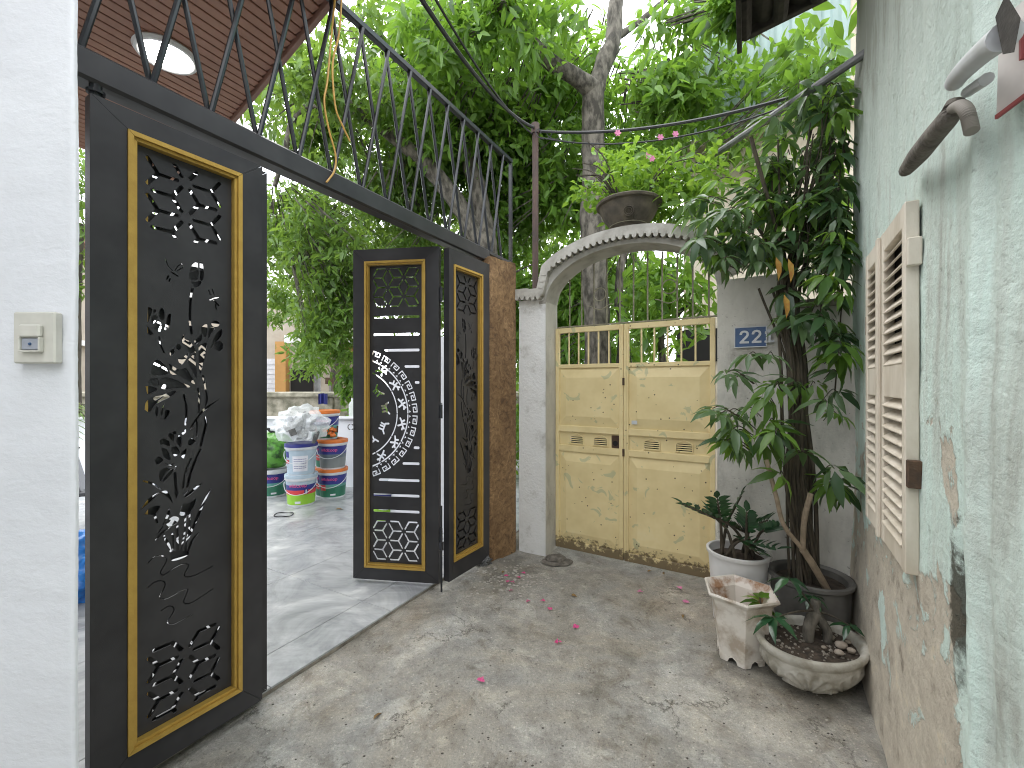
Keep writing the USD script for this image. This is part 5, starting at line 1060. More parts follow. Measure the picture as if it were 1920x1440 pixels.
# ------------------------------------------------------------------ climbing plant
vine = thing('climbing_plant', 'tall dark green climbing plant on bundled stems between yellow gate and turquoise house', 'plant')
bas = GP + V(-0.03, 0.0, 0.33)
for k in range(34):
    a0 = rng.uniform(0, 2 * math.pi); r = rng.uniform(0.02, 0.085)
    o = V(math.cos(a0) * r, math.sin(a0) * r, 0)
    m1 = at(1498 + rng.normal() * 13, 900, 2.55) + o * 0.4; m2 = at(1492 + rng.normal() * 10, 700, 2.60) + o * 0.35; m3 = at(1470 + rng.normal() * 14, 540, 2.66) + o * 0.5
    m4 = at(rng.uniform(1400, 1600), rng.uniform(200, 420), rng.uniform(2.45, 2.9))
    pts = [bas + o, m1, m2, m3] + ([m4] if k % 2 == 0 else [])
    obj('stem', tube(curve(np.array(pts), 30), rng.uniform(0.006, 0.013), 6), M['stem'], vine)
for pts, r in (([GP + V(0.03, -0.10, 0.34), at(1525, 1060, 2.36), at(1505, 1030, 2.36)], 0.019), ([at(1505, 1030, 2.36), at(1470, 985, 2.36), at(1455, 930, 2.36), at(1437, 862, 2.4)], 0.012), ([at(1505, 1030, 2.36), at(1508, 975, 2.34), at(1520, 925, 2.34)], 0.014)):
    obj('pale_stem', tube(curve(np.array(pts), 18), r, 8), M['stem_pale'], vine)
# whorls of drooping leaflets: (px, py, depth, radius px x, radius px y, number)
VS = []
def whorl(c, n, L, dark=True):
    ax = unit(V(rng.normal() * 0.35, -0.25 + rng.normal() * 0.35, 1))
    s1_ = unit(np.cross(ax, V(1, 0.2, 0))); s2_ = np.cross(ax, s1_); ph = rng.uniform(0, 6.28)
    t = ph + np.arange(n) * 2 * math.pi / n
    rad = np.cos(t)[:, None] * s1_ + np.sin(t)[:, None] * s2_
    d = rad + ax * rng.uniform(-0.75, -0.1) + rng.normal(size=(n, 3)) * 0.15
    pet = rad * 0.02
    LL = L * rng.uniform(0.75, 1.15, n)
    return leaves(np.repeat(c[None], n, 0) + pet, d, np.repeat(ax[None], n, 0) + rad * 0.6, LL, LL * 0.34, 0.13, 0.42)[0]
def jitter_to(px, py, Y, rx, ry, n, rY=0.16):
    out = []
    for _ in range(n):
        a0, r = rng.uniform(0, 6.283), math.sqrt(rng.uniform())
        out.append(at(px + rx * r * math.cos(a0), py + ry * r * math.sin(a0), Y + rng.uniform(-rY, rY)))
    return out
regions = [(1500, 430, 2.62, 120, 80, 44), (1420, 420, 2.62, 70, 60, 14), (1560, 330, 2.6, 62, 110, 34), (1530, 220, 2.65, 85, 75, 30), (1440, 340, 2.8, 60, 50, 12), (1380, 480, 2.62, 50, 40, 11),
           (1580, 480, 2.45, 32, 80, 14), (1495, 560, 2.55, 55, 50, 8), (1395, 690, 2.6, 40, 20, 3), (1560, 640, 2.5, 40, 60, 7), (1450, 700, 2.5, 60, 60, 7), (1545, 740, 2.45, 36, 50, 4), (1405, 800, 2.45, 55, 45, 12), (1470, 860, 2.45, 40, 30, 2),
           (1360, 760, 2.5, 25, 40, 4), (1560, 900, 2.4, 32, 24, 5), (1590, 620, 2.4, 20, 40, 5), (1590, 180, 2.5, 25, 40, 6)]
regions += [(1345, 440, 2.75, 45, 50, 12), (1320, 390, 2.9, 40, 40, 8), (1400, 350, 2.8, 60, 60, 10), (1570, 400, 2.5, 40, 90, 14), (1480, 280, 2.7, 70, 60, 10)]
cen = []
for (px, py, Y, rx, ry, n) in regions:
    for c in jitter_to(px, py, Y, rx, ry, n):
        # keep clear of the house wall
        if np.dot(c - W_far, hn) < 0.10: c = c + hn * (0.10 - np.dot(c - W_far, hn))
        cen.append(c)
for c in cen:
    VS.append(whorl(c, rng.integers(5, 9), rng.uniform(0.105, 0.17)))
    r = c + V(rng.normal() * 0.05, 0.05, -rng.uniform(0.05, 0.15))
f0 = leaves([[0, 0, 0]], [[1, 0, 0]], [[0, 0, 1]], 1, 1)[1]
young = np.array([rng.uniform() < 0.3 for _ in VS])
put_leaves(vine, np.concatenate([v for v, y in zip(VS, young) if not y]), f0, M['leaf_vine'], 240, name='leaflet')
put_leaves(vine, np.concatenate([v for v, y in zip(VS, young) if y]), f0, M['leaf_tree'], 60, 'young_foliage', name='leaflet')
# petioles and hanging roots
pet = []
for c in cen:
    axis_pt = at(1490, 720 - (c[2] - EYE) * F / 2.62, 2.62) - UP * 0.08
    pet.append(tube(curve(np.array([axis_pt * 0.3 + c * 0.7 - UP * 0.02, axis_pt * 0.1 + c * 0.9 + UP * 0.02, c]), 6), 0.003, 4))
obj('petioles', pet, M['stem'], vine, kind='stuff')
for k in range(14):
    px = rng.uniform(1510, 1612); y0 = rng.uniform(160, 420); a = at(px, y0, 2.5); b = at(px - rng.uniform(-10, 60), y0 + rng.uniform(150, 420), 2.58)
    for p in (a, b):
        e = 0.03 - np.dot(p - W_far, hn)
        if e > 0: p += hn * e
    obj('hanging_root', tube(sag(a, b, rng.uniform(-0.03, 0.05), 12), 0.004, 5), M['stem'], vine)
for (px, py, Y) in ((1478, 500, 2.3), (1470, 567, 2.3), (1455, 497, 2.35)):
    v_, f_ = leaves([at(px, py - 15, Y)], [V(0.15, -0.2, -1)], [V(0.3, -1, 0.2)], 0.13, 0.048, 0.12, 0.2); obj('yellowing_leaf', leaf_mesh(v_, f_), M['leaf_yellow'], vine, smooth=True, label='yellowing leaf')

# ------------------------------------------------------------------ small things on the alley floor
spots = [(949, 1080), (951, 1091), (958, 1107), (962, 1092), (973, 1083), (982, 1075), (990, 1128), (1018, 1128), (1031, 1144), (1079, 1177), (1046, 1205), (903, 1278)]
names = ['topmost petal of the cluster beside the post', 'second petal of the left column in the cluster beside the post', 'lowest petal of the cluster beside the post', 'petal in the middle of the cluster beside the post', 'petal right of the middle in the cluster beside the post', 'petal at the right end of the cluster beside the post', 'petal left of the pair between cluster and gate', 'right petal of the pair between cluster and gate', 'lone petal just below the pair', 'large curled petal in the middle of the alley', 'petal left of and below the large curled one', 'dark crushed petal nearest the camera']
def petal(c, r, a0):
    th = np.arange(3) * 2.1 + a0
    v_, f_ = leaves(np.repeat((c + UP * 0.006)[None], 3, 0), np.stack([np.cos(th), np.sin(th), 0.45 + 0 * th], 1), np.repeat(UP[None], 3, 0) + rng.normal(size=(3, 3)) * 0.4, r, r * 0.85, 0.2, 0.2)
    return leaf_mesh(v_, f_)
for (px, py), nm in zip(spots, names):
    c = ground_at(px, py, 0.0); c[2] = float(alley_z(c[0], c[1])) + 0.001
    obj('petal', petal(c, 0.026 if py > 1160 else 0.021, rng.uniform(0, 6)), M['petal'], smooth=True, label='magenta ' + nm, cat='petal', group='fallen petals on the alley floor')
for (px, py), nm in zip(((1200, 1111), (1275, 1104), (1286, 1129)), ('pale pink petal in front of the meeting of the gate leaves', 'pale pink petal near the hexagonal pot, farther one', 'pale pink petal near the hexagonal pot, nearer one')):
    c = ground_at(px, py, 0.0); c[2] = float(alley_z(c[0], c[1])) + 0.001
    obj('petal', petal(c, 0.026, rng.uniform(0, 6)), M['petal_pale'], smooth=True, label=nm, cat='petal', group='fallen petals on the alley floor')
for (px, py), nm in zip(((1214, 1072), (1246, 1077), (1071, 1115), (941, 1075), (1282, 1152), (700, 1350)), ('yellowish dry leaf against the foot of the gate', 'pinkish dry leaf along the foot of the gate', 'brown dry leaf in front of the left gate leaf', 'dark dry leaf among the white chips by the post', 'reddish dry leaf beside the hexagonal pot', 'small brown dry leaf in the near alley')):
    c = ground_at(px, py, 0.0); c[2] = float(alley_z(c[0], c[1])) + 0.004
    t = rng.uniform(0, 6); v_, f_ = leaves([c], [V(math.cos(t), math.sin(t), 0.15)], [UP + rng.normal(size=3) * 0.3], 0.05, 0.022, 0.3, 0.2)
    obj('dry_leaf', leaf_mesh(v_, f_), M['dry_leaf'], smooth=True, label=nm, cat='leaf', group='dry leaves on the alley floor')
chips, dark = [], []
for k in range(900):
    px, py = (rng.normal(962, 42), rng.normal(1084, 18)) if k < 260 else (rng.uniform(500, 1640), 1040 + 400 * rng.uniform() ** 0.7)
    if py < 1045: continue
    c = ground_at(px, py, 0.0)
    if (c[0] - B0[0]) * g[1] - (c[1] - B0[1]) * g[0] < 0.03 or np.dot(c - W_far, hn) < 0.08 or np.dot(c - CORNER, g_u) > -0.03: continue
    c[2] = float(alley_z(c[0], c[1]))
    (chips if k % 3 or k < 260 else dark).append(blob(c, rng.uniform(0.0015, 0.0042) * (2.4 if k < 160 else 1), 0.35, 2, 1, k, (1.5, 1, 0.6)))
obj('chips', chips, M['chip'], label='pale plaster chips strewn over the alley floor', cat='debris', kind='stuff')
obj('grit', dark, M['chip_dark'], label='dark grit strewn over the alley floor', cat='debris', kind='stuff')
cc_ = ground_at(1043, 1054, 0.0)
cap = thing('cloth_hat', 'flattened grey cloth hat lying at the foot of the white pillar', 'hat')
obj('crown', blob(cc_ + V(0, 0.02, 0.02), 0.085, 0.22, 2.2, 3, 4, (1.0, 0.8, 0.42)), M['rag'], cap, smooth=True)
obj('brim', blob(cc_ + V(0.01, 0, 0.006), 0.125, 0.12, 2.0, 3, 9, (1.05, 0.72, 0.10)), M['rag'], cap, smooth=True)
c5 = ground_at(905, 1060, 0.0)
obj('crumpled_bag', blob(c5 + UP * 0.035, 0.06, 0.55, 3.2, 4, 17, (1.1, 0.9, 0.75)), paint('grey_plastic_film', (0.16, 0.16, 0.16), (0.05, 0.05, 0.05), 0.25, 30), smooth=True, label='crumpled shiny grey plastic bag at the foot of the brown post', cat='bag')

# ------------------------------------------------------------------ yard: walls, buckets, bags
yw = thing('yard_side_wall', 'tall white wall at the far right of the yard, seen through the gap between gate leaves', 'wall')
a0, b0_ = V(0.0, 3.95, 0), V(-1.30, 4.62, 0); e = unit(b0_ - a0); n_ = V(e[1], -e[0], 0)
obj('face', box((0, 0, 0), (np.linalg.norm(b0_ - a0), 0.12, 2.0), frame((a0 + b0_) / 2 + UP * 0.97, e, np.cross(UP, e), UP)), M['white_wall'], yw)
yb_ = thing('yard_back_wall', 'low white wall along the back of the yard behind the paint buckets', 'wall')
obj('face', box((-3.4, 6.2, 0.49), (6.6, 0.16, 1.02)), M['white_wall'], yb_)
obj('coping', box((-3.4, 6.19, 1.012), (6.64, 0.22, 0.025)), M['white_wall'], yb_)
LOGO = paint('pink_print', (0.62, 0.10, 0.28), None, 0.5)
NAVY = paint('navy_print', (0.02, 0.025, 0.16), (0.025, 0.03, 0.19), 0.4)
ORANGE = paint('orange_plastic', (0.62, 0.17, 0.03), (0.55, 0.14, 0.025), 0.45)
BWHITE = paint('white_bucket_plastic', (0.66, 0.68, 0.70), None, 0.4)
def band(c, r0, z0, r1, z1, m, parent, name, a0=-math.pi, a1=math.pi, out=0.0015):
    n = 36; t = np.linspace(a0, a1, n)
    v = np.vstack([np.stack([c[0] + (r + out) * np.sin(t), c[1] - (r + out) * np.cos(t), np.full(n, c[2] + z)], 1) for r, z in ((r0, z0), (r1, z1))])
    f = [q_ for j in range(n - 1) for q_ in ((j, j + 1, n + j + 1), (j, n + j + 1, n + j))]
    return obj(name, trimesh.Trimesh(v, f, process=False), m, parent, smooth=True)
def wrap_text(s, h, c, r, z, m, parent, a_mid=0.0):
    t = meshkit.text_mesh(s, h, 0.001, bold=True); x = t.vertices[:, 0] - t.bounds[:, 0].mean(); th = a_mid + x / r; rr = r + 0.003 + t.vertices[:, 2]
    t.vertices = np.stack([c[0] + rr * np.sin(th), c[1] - rr * np.cos(th), c[2] + z + t.vertices[:, 1]], 1)
    return obj('lettering', t, m, parent)
cols = {k: paint('label_' + k, v, None, 0.4) for k, v in dict(green=(0.03, 0.17, 0.10), lime=(0.28, 0.55, 0.04), red=(0.6, 0.05, 0.06), pale=(0.42, 0.52, 0.60), greyblue=(0.12, 0.15, 0.17), grey=(0.19, 0.21, 0.21), white=(0.7, 0.7, 0.74), teal=(0.10, 0.30, 0.26)).items()}
def bucket(c, label, bands, lid=None, r=0.176, h=0.36, face=0.0, handle=True, text=True, sc=1.0):
    c = np.asarray(c, float); t = thing('paint_bucket', label, 'bucket', 'paint buckets in the yard')
    R = lambda z: (r * 0.86 + r * 0.14 * z / h)
    obj('body', lathe([(0, 0.004), (r * 0.84, 0.0), (r * 0.86, 0.006), (r * 0.985, h * 0.87), (r * 1.05, h * 0.875), (r * 1.055, h * 0.94), (r * 1.03, h * 0.945), (r * 1.03, h), (r * 0.99, h), (r * 0.97, h * 0.9)], 36, c), BWHITE, t, smooth=35)
    for z0, z1, m, a0, a1 in bands: band(c, R(z0 * h), z0 * h, R(z1 * h), z1 * h, m, t, 'label_band', face + a0, face + a1, 0.0015 if (a1 - a0) > 3 else 0.003)
    if text: wrap_text('wildcoop', 0.035, c, R(0.72 * h), h * 0.66, LOGO, t, face)
    if lid is not None: obj('lid', lathe([(0, h + 0.014), (r * 0.9, h + 0.014), (r * 0.95, h + 0.02), (r * 1.06, h + 0.018), (r * 1.075, h + 0.004), (r * 1.07, h - 0.02), (r * 1.045, h - 0.02)], 36, c), lid, t)
    if handle:
        tt = np.linspace(-1.45, 1.45, 24); obj('handle', tube(np.stack([c[0] + r * 1.07 * np.sin(tt + face), c[1] - r * 1.09 * np.cos(tt + face), c[2] + h * 0.86 - 0.16 * np.cos(tt) ** 0.8], 1), 0.004, 6), BWHITE, t)
    return t
FULL = (-math.pi, math.pi)
gb = [(0.06, 0.42, cols['green'], *FULL), (0.42, 0.52, cols['teal'], *FULL), (0.52, 0.84, NAVY, *FULL), (0.12, 0.18, cols['white'], 0.1, 0.5), (0.30, 0.50, cols['red'], -0.75, -0.25)]
BL, BCn, BR = ground_at(512, 928, 0.022), ground_at(565, 944, 0.022), ground_at(624, 930, 0.022)
bucket(BL, 'leftmost paint bucket, navy and green label, under the green bag', gb, face=0.25)
bucket(BCn, 'front paint bucket with lime green and red label below the pale blue one', [(0.06, 0.40, cols['lime'], *FULL), (0.40, 0.55, cols['red'], *FULL), (0.55, 0.72, NAVY, *FULL), (0.72, 0.84, cols['pale'], *FULL), (0.10, 0.18, cols['white'], -0.2, 0.2), (0.42, 0.56, NAVY, 0.45, 0.7), (0.42, 0.56, cols['white'], 0.52, 0.63)], lid=cols['pale'], face=0.2)
bucket(BCn + UP * 0.375, 'pale blue paint bucket with white instruction label on the lime green one', [(0.04, 0.84, cols['pale'], *FULL), (0.14, 0.66, cols['white'], -0.3, 0.75), (0.60, 0.80, NAVY, -1.2, -0.6), (0.40, 0.52, cols['red'], -1.2, -0.6)] + [(z, z + 0.02, NAVY, -0.22, 0.65) for z in (0.54, 0.47, 0.40, 0.30, 0.24)], lid=NAVY, face=0.15, text=False)
bucket(BR, 'lower paint bucket of the right stack, navy and green label under an orange lid', gb, lid=ORANGE, face=0.1)
bucket(BR + UP * 0.375, 'upper paint bucket of the right stack, navy and grey label under an orange lid', [(0.06, 0.42, cols['grey'], *FULL), (0.42, 0.55, cols['greyblue'], *FULL), (0.55, 0.84, NAVY, *FULL)], lid=ORANGE, face=0.1)
B6 = ground_at(722, 972, 0.022) + V(0.02, 0, 0)
bucket(B6, 'paint bucket with lime green label hidden behind the drum-carved gate leaf', [(0.06, 0.5, cols['lime'], *FULL), (0.5, 0.84, NAVY, *FULL)], lid=cols['pale'], face=0.2)
B7 = BCn + V(0.16, 0.42, 0)
bucket(B7, 'paint bucket with orange lid standing behind the middle stack', gb, lid=ORANGE)
bucket(B7 + UP * 0.375, 'second paint bucket of the stack behind the middle one', gb, lid=ORANGE); bucket(B7 + UP * 0.75 - V(0.05, 0, 0), 'topmost paint bucket behind the clear bag, orange lid showing above it', gb, lid=ORANGE)
FILM = mat('clear_plastic_film', {'n': ('noise_texture', {'scale': 14.0, 'detail': 4.0}), 'g': ('geometry', {}), 'b': ('bump', {'strength': 0.8, 'distance': 0.02}), 'p': ('principled_bsdf', {'base_color': (0.75, 0.78, 0.78), 'roughness': 0.22}), 't': ('transparent_bsdf', {}), 'm': ('mix_closure', {'fac': 0.62})},
    [('g.position', 'n.vector'), ('n.fac', 'b.height'), ('b.normal', 'p.normal'), ('p.BSDF', 'm.closure1'), ('t.BSDF', 'm.closure2')], surface='m.closure')
bg = thing('clear_rubbish_bag', 'clear plastic bag full of grey rubbish on top of the middle bucket stack', 'bag')
top2 = BCn + UP * 0.77
bv = blob(top2 + V(0.0, 0, 0.20), 0.28, 0.42, 2.6, 3, 8, (1.15, 0.85, 0.85)); bv.vertices[:, 2] = np.maximum(bv.vertices[:, 2], top2[2] + 0.005)
obj('film', bv, FILM, bg, smooth=25)
RUB = paint('grey_rubbish', (0.22, 0.22, 0.21), (0.08, 0.08, 0.08), 0.8, 12)
for k in range(34):
    p = top2 + V(rng.normal() * 0.10, rng.normal() * 0.07, 0.05 + 0.24 * rng.uniform()); s_ = rng.uniform(0.03, 0.11, 3)
    m = chamfer_box((0, 0, 0), s_ * [1.5, 1, 0.6], 0.004); m.apply_transform(trimesh.transformations.random_rotation_matrix(rng.uniform(size=3))); m.apply_translation(p)
    obj('scrap', m, RUB if k % 3 else cols['white'], bg)
gbag = thing('green_bag', 'bulging green and black plastic bag with a white stripe on the left bucket', 'bag')
GBM = paint('green_bag_film', (0.10, 0.30, 0.04), (0.02, 0.06, 0.015), 0.3, 7, 0.4, 20, lo=0.45, hi=0.6)
gv = blob(BL + V(0.02, 0.0, 0.60), 0.25, 0.16, 1.5, 4, 2, (0.95, 0.8, 1.0)); gv.vertices[:, 2] = np.maximum(gv.vertices[:, 2], BL[2] + 0.375)
obj('body', gv, GBM, gbag, smooth=True)
obj('stripe', tube(curve(np.array([BL + V(-0.10, -0.20, 0.42), BL + V(-0.07, -0.215, 0.58), BL + V(-0.02, -0.16, 0.80)]), 12), 0.035, 8), cols['white'], gbag)
obj('tied_top', [tube(curve(np.array([BL + V(0.03, 0, 0.80), BL + V(0.02 + 0.06 * k, -0.04, 0.88), BL + V(0.10 * k + 0.03, -0.06, 0.87)]), 10), np.linspace(0.03, 0.008, 11)[:len(curve(np.zeros((3, 3)), 10))], 8) for k in (-1, 0.4, 1.2)], M['cable'], gbag)
tw = thing('orange_fittings', 'heap of orange brass fittings on the right bucket stack', 'fittings')
t3_ = BR + UP * 0.775
for k in range(7):
    a0 = rng.uniform(0, 6.28); p = t3_ + V(rng.normal() * 0.06, rng.normal() * 0.04, 0.02 + 0.012 * k)
    obj('fitting', lathe([(0, 0), (0.035, 0.0), (0.04, 0.012), (0.03, 0.03), (0.02, 0.035), (0.02, 0.05), (0, 0.05)], 14, p), ORANGE, tw)
obj('spindle', tube([t3_ + V(0.06, 0, 0.06), t3_ + V(0.062, 0, 0.15)], [0.008, 0.012], 8), M['rust'], tw)
obj('bottle', lathe([(0, 0), (0.05, 0), (0.052, 0.01), (0.052, 0.18), (0.04, 0.21), (0.022, 0.23), (0.022, 0.27), (0, 0.27)], 20, V(BR[0] + 0.06, 6.17, 1.024)), FILM, smooth=40, label='clear plastic bottle standing on the low white wall', cat='bottle')
lg = ground_at(628, 957, 0.022); v_, f_ = leaves([lg + UP * 0.01], [V(1, 0.3, 0.1)], [UP], 0.09, 0.05, 0.2, 0.2); obj('dry_leaf', leaf_mesh(v_, f_), M['dry_leaf'], label='dry yellow leaf on the grey tiles in front of the right buckets', cat='leaf', smooth=True)
dc = ground_at(532, 966, 0.022)
obj('wire_loop', [tube([dc + V(0.10 * math.cos(t), 0.08 * math.sin(t), 0.008 + 0.006 * math.sin(3 * t)) for t in np.linspace(0, 9, 50)], 0.006, 6)], M['cable'], label='coil of black wire lying on the grey tiles', cat='wire')
# blue bag and motorbike in the strip between white wall and gate
bl = V(-3.02, 2.98, 0)
obj('blue_bag', blob(bl + UP * 0.20, 0.27, 0.35, 3.0, 4, 23, (0.9, 0.9, 0.95)), paint('blue_plastic_film', (0.03, 0.22, 0.62), (0.02, 0.13, 0.42), 0.3, 12, 0.5, 25), smooth=True, label='crumpled bright blue plastic sack in the strip beside the white wall', cat='sack')
mb = thing('motorbike', 'dark motor scooter parked in the yard, a sliver visible beside the white wall', 'motorbike')
mo = V(-4.55, 4.55, 0.022); mdx = unit(V(0.85, 0.5, 0)); MBM = frame(mo, mdx, np.cross(UP, mdx), UP)
def tf(m): m.apply_transform(MBM); return m
BODY = paint('dark_scooter_paint', (0.03, 0.03, 0.035), None, 0.2, coat=0.6)
for x in (-0.62, 0.62):
    w_ = obj('wheel', tf(tube([V(x + 0.235 * math.cos(t), 0, 0.28 + 0.235 * math.sin(t)) for t in np.linspace(0, 2 * math.pi, 29)], 0.045, 10, False)), M['cable'], mb)
    obj('rim', tf(tube([V(x + 0.19 * math.cos(t), 0, 0.28 + 0.19 * math.sin(t)) for t in np.linspace(0, 2 * math.pi, 25)], 0.012, 6, False)), M['steel_pipe'], w_)
    obj('spokes', [tf(tube([V(x, 0, 0.28), V(x + 0.19 * math.cos(t), 0, 0.28 + 0.19 * math.sin(t))], 0.012, 5)) for t in np.arange(5) * 1.257], M['steel_pipe'], w_)
obj('body', tf(trimesh.convex.convex_hull(np.array([(-0.75, y, 0.62) for y in (-.1, .1)] + [(-0.1, y, 0.75) for y in (-.13, .13)] + [(-0.6, y, 0.42) for y in (-.12, .12)] + [(0.0, y, 0.35) for y in (-.12, .12)] + [(-0.7, y, 0.78) for y in (-.09, .09)]))), BODY, mb)
obj('seat', tf(blob((-0.4, 0, 0.80), 0.36, 0.05, 1, 3, 1, (1, 0.36, 0.16))), M['cable'], mb, smooth=True)
obj('leg_shield', tf(trimesh.convex.convex_hull(np.array([(0.32, y, 0.35) for y in (-.16, .16)] + [(0.42, y, 0.95) for y in (-.17, .17)] + [(0.46, y, 0.6) for y in (-.2, .2)] + [(0.52, 0, 0.8)]))), BODY, mb)
obj('footboard', tf(chamfer_box((0.15, 0, 0.33), (0.5, 0.26, 0.06), 0.02)), BODY, mb)
obj('fork', tf(tube([V(0.62, 0, 0.28), V(0.46, 0, 0.95)], 0.03, 8)), M['steel_pipe'], mb)
obj('handlebar', tf(tube(curve(np.array([V(0.34, -0.34, 1.04), V(0.42, -0.15, 1.02), V(0.45, 0, 0.99), V(0.42, 0.15, 1.02), V(0.34, 0.34, 1.04)]), 16), 0.016, 8)), M['cable'], mb)
obj('headlight', tf(blob((0.53, 0, 0.98), 0.09, 0.02, 1, 3, 1, (0.7, 1.1, 0.9))), cols['white'], mb, smooth=True)
for y in (-0.3, 0.3): obj('mirror', tf(blob((0.38, y, 1.22), 0.06, 0.02, 1, 2, 1, (0.3, 1.2, 0.9))), M['cable'], mb, smooth=True)
for y in (-0.3, 0.3): obj('mirror_stalk', tf(tube([V(0.40, y, 1.03), V(0.385, y, 1.18)], 0.007, 6)), M['cable'], mb)

# ------------------------------------------------------------------ beyond the yard: old stone wall and the houses over the street
sw = thing('stone_wall', 'old mossy beige wall with coping beyond the yard', 'wall')
OLD = paint('old_mossy_render', (0.46, 0.42, 0.34), (0.17, 0.165, 0.12), 0.9, 5, 0.8, 20, detail=9)
obj('body', grid(lambda a, b: np.stack([-11 + 12 * a, 9.0 + 0.05 * (meshkit.fbm(np.stack([a * 60, b * 8, 0 * a], -1), 3, 3)) , -0.05 + 1.27 * b], -1), 160, 24), OLD, sw, smooth=True)
obj('core', box((-5, 9.2, 0.6), (12, 0.25, 1.24)), OLD, sw); obj('coping', chamfer_box((-5, 9.15, 1.275), (12, 0.42, 0.11), 0.02), OLD, sw)
for k in range(6): obj('pier', chamfer_box((-10 + 2.05 * k, 9.02, 0.6), (0.16, 0.12, 1.22), 0.01), OLD, sw)
SH = 14.0
st = thing('street_house', 'pale house across the street with orange pilaster, dark doorway and balcony', 'house')
def sx(px): return (px - 960) / F * SH
def sz(py): return EYE + (720 - py) / F * SH
CREAM = paint('cream_house_wall', (0.46, 0.41, 0.34), (0.38, 0.33, 0.27), 0.85, 2)
OCHRE = paint('orange_house_paint', (0.50, 0.27, 0.09), (0.44, 0.24, 0.08), 0.8, 4)
def sbox(x0, x1, y0, y1, d0, d1): return box(((sx(x0) + sx(x1)) / 2, SH + (d0 + d1) / 2, (sz(y0) + sz(y1)) / 2), (sx(x1) - sx(x0), d1 - d0, sz(y0) - sz(y1)))
obj('wall', sbox(300, 690, 560, 800, 0.3, 0.6), CREAM, st)
obj('upper_wall', sbox(300, 690, 380, 559, 0.7, 0.9), M['white_pillar'], st)
obj('pilaster', sbox(514, 534, 640, 800, 0.05, 0.3), OCHRE, st)
sh_ = obj('roller_shutter', sbox(440, 513, 672, 800, 0.2, 0.3), cols['white'], st)
for k in range(9): obj('slat', sbox(440, 513, 676 + 9 * k, 683 + 9 * k, 0.18, 0.2), cols['white'], sh_)
obj('doorway', sbox(537, 580, 690, 800, 0.26, 0.3), M['dark_hole'], st)
obj('balcony_slab', sbox(560, 690, 634, 648, -0.9, 0.3), M['white_pillar'], st)
for k in range(14): obj('baluster', sbox(600 + 5 * k, 602.5 + 5 * k, 612, 633, -0.85, -0.80), M['fascia'], st)
obj('balcony_rail', sbox(596, 672, 608, 611, -0.87, -0.78), M['fascia'], st)
for k in range(5): obj('siding', sbox(597, 655, 655 + 16 * k, 670.5 + 16 * k, 0.27, 0.3), CREAM, st)
obj('canopy', trimesh.convex.convex_hull(np.array([(sx(618), SH - 0.8, sz(668)), (sx(668), SH - 0.8, sz(668)), (sx(618), SH + 0.3, sz(648)), (sx(668), SH + 0.3, sz(648)), (sx(618), SH - 0.8, sz(670)), (sx(668), SH - 0.8, sz(670))])), OCHRE, st)
nb_ = thing('neighbour_house', 'plain white and beige house seen between white wall and gate at far left', 'house')
obj('wall', box((-11.8, 9.6, 2.6), (0.3, 8, 5.2)), CREAM, nb_); obj('ledge', box((-11.6, 9.6, 2.6), (0.2, 8, 0.14)), M['white_pillar'], nb_); obj('roof', box((-12, 9.6, 5.3), (1.6, 8.4, 0.2)), M['fascia'], nb_)
obj('opening', box((-11.63, 10.6, 1.4), (0.06, 1.2, 2.2)), M['dark_hole'], nb_)
lp = thing('street_lamp', 'grey pole with a white box lantern in front of the houses over the street', 'lamp post')
lx = (595 - 960) / F * 12.2
obj('pole', tube([V(lx, 12.2, -0.05), V(lx, 12.2, 3.4)], 0.09, 10), M['steel_pipe'], lp)
obj('lantern', chamfer_box((lx - 0.22, 12.1, EYE + (720 - 682) / F * 12.2), (0.22, 0.22, 0.24), 0.03), cols['white'], lp); obj('bracket', bar(V(lx, 12.15, 2.22), V(lx - 0.25, 12.1, 2.24), 0.03, 0.03), M['cable'], lp)
nt = thing('notice_board', 'small dark notice board on a post above the old wall', 'sign')
nx_ = (618 - 960) / F * 10.0
obj('board', chamfer_box((nx_, 10.0, EYE + 6 / F * 10), (0.2, 0.03, 0.15), 0.004), M['rust'], nt); obj('post', tube([V(nx_, 10.03, -0.05), V(nx_, 10.03, 1.5)], 0.02, 8), M['steel_pipe'], nt)
bcl = V(*at(608, 745, 8.94)); obj('blue_cloth', grid(lambda a, b: np.stack([bcl[0] - 0.09 + 0.18 * a, 8.86 + 0.03 * np.sin(a * 14), bcl[2] + 0.09 - 0.22 * b - 0.03 * np.abs(a - 0.5)], -1), 16, 8), NAVY, smooth=True, label='dark blue cloth hanging over the old wall', cat='cloth')

# ------------------------------------------------------------------ behind the gate: beige building with sheet metal
bb_ = thing('beige_building', 'beige rendered building with green corrugated sheets above, behind the vine', 'building')
Q0 = V(2.2, 6.0, 0)
bn = V(u[1], -u[0], 0); bn = bn if np.dot(bn, -Q0) > 0 else -bn
obj('wall', box((0, 0, 0), (9, 0.3, 4.7), frame(Q0 + u * 4.7 - bn * 0.16 + UP * 2.3, u, np.cross(UP, u), UP)), M['beige'], bb_)
def bpt(px, py, o=0.0): return on_plane(px, py, Q0 + bn * o, bn)
w_ = bpt(1313, 648); obj('dark_window', extrude(sg.box(-0.25, -0.17, 0.30, 0.17).buffer(0.05), 0.02, frame(w_ + bn * 0.003, u, UP, np.cross(u, UP))), M['dark_hole'], bb_)
obj('ledge', box((0, 0, 0), (9, 0.2, 0.10), frame(Q0 + u * 4.7 + bn * 0.05 + UP * 4.70, u, np.cross(UP, u), UP)), M['beige'], bb_)
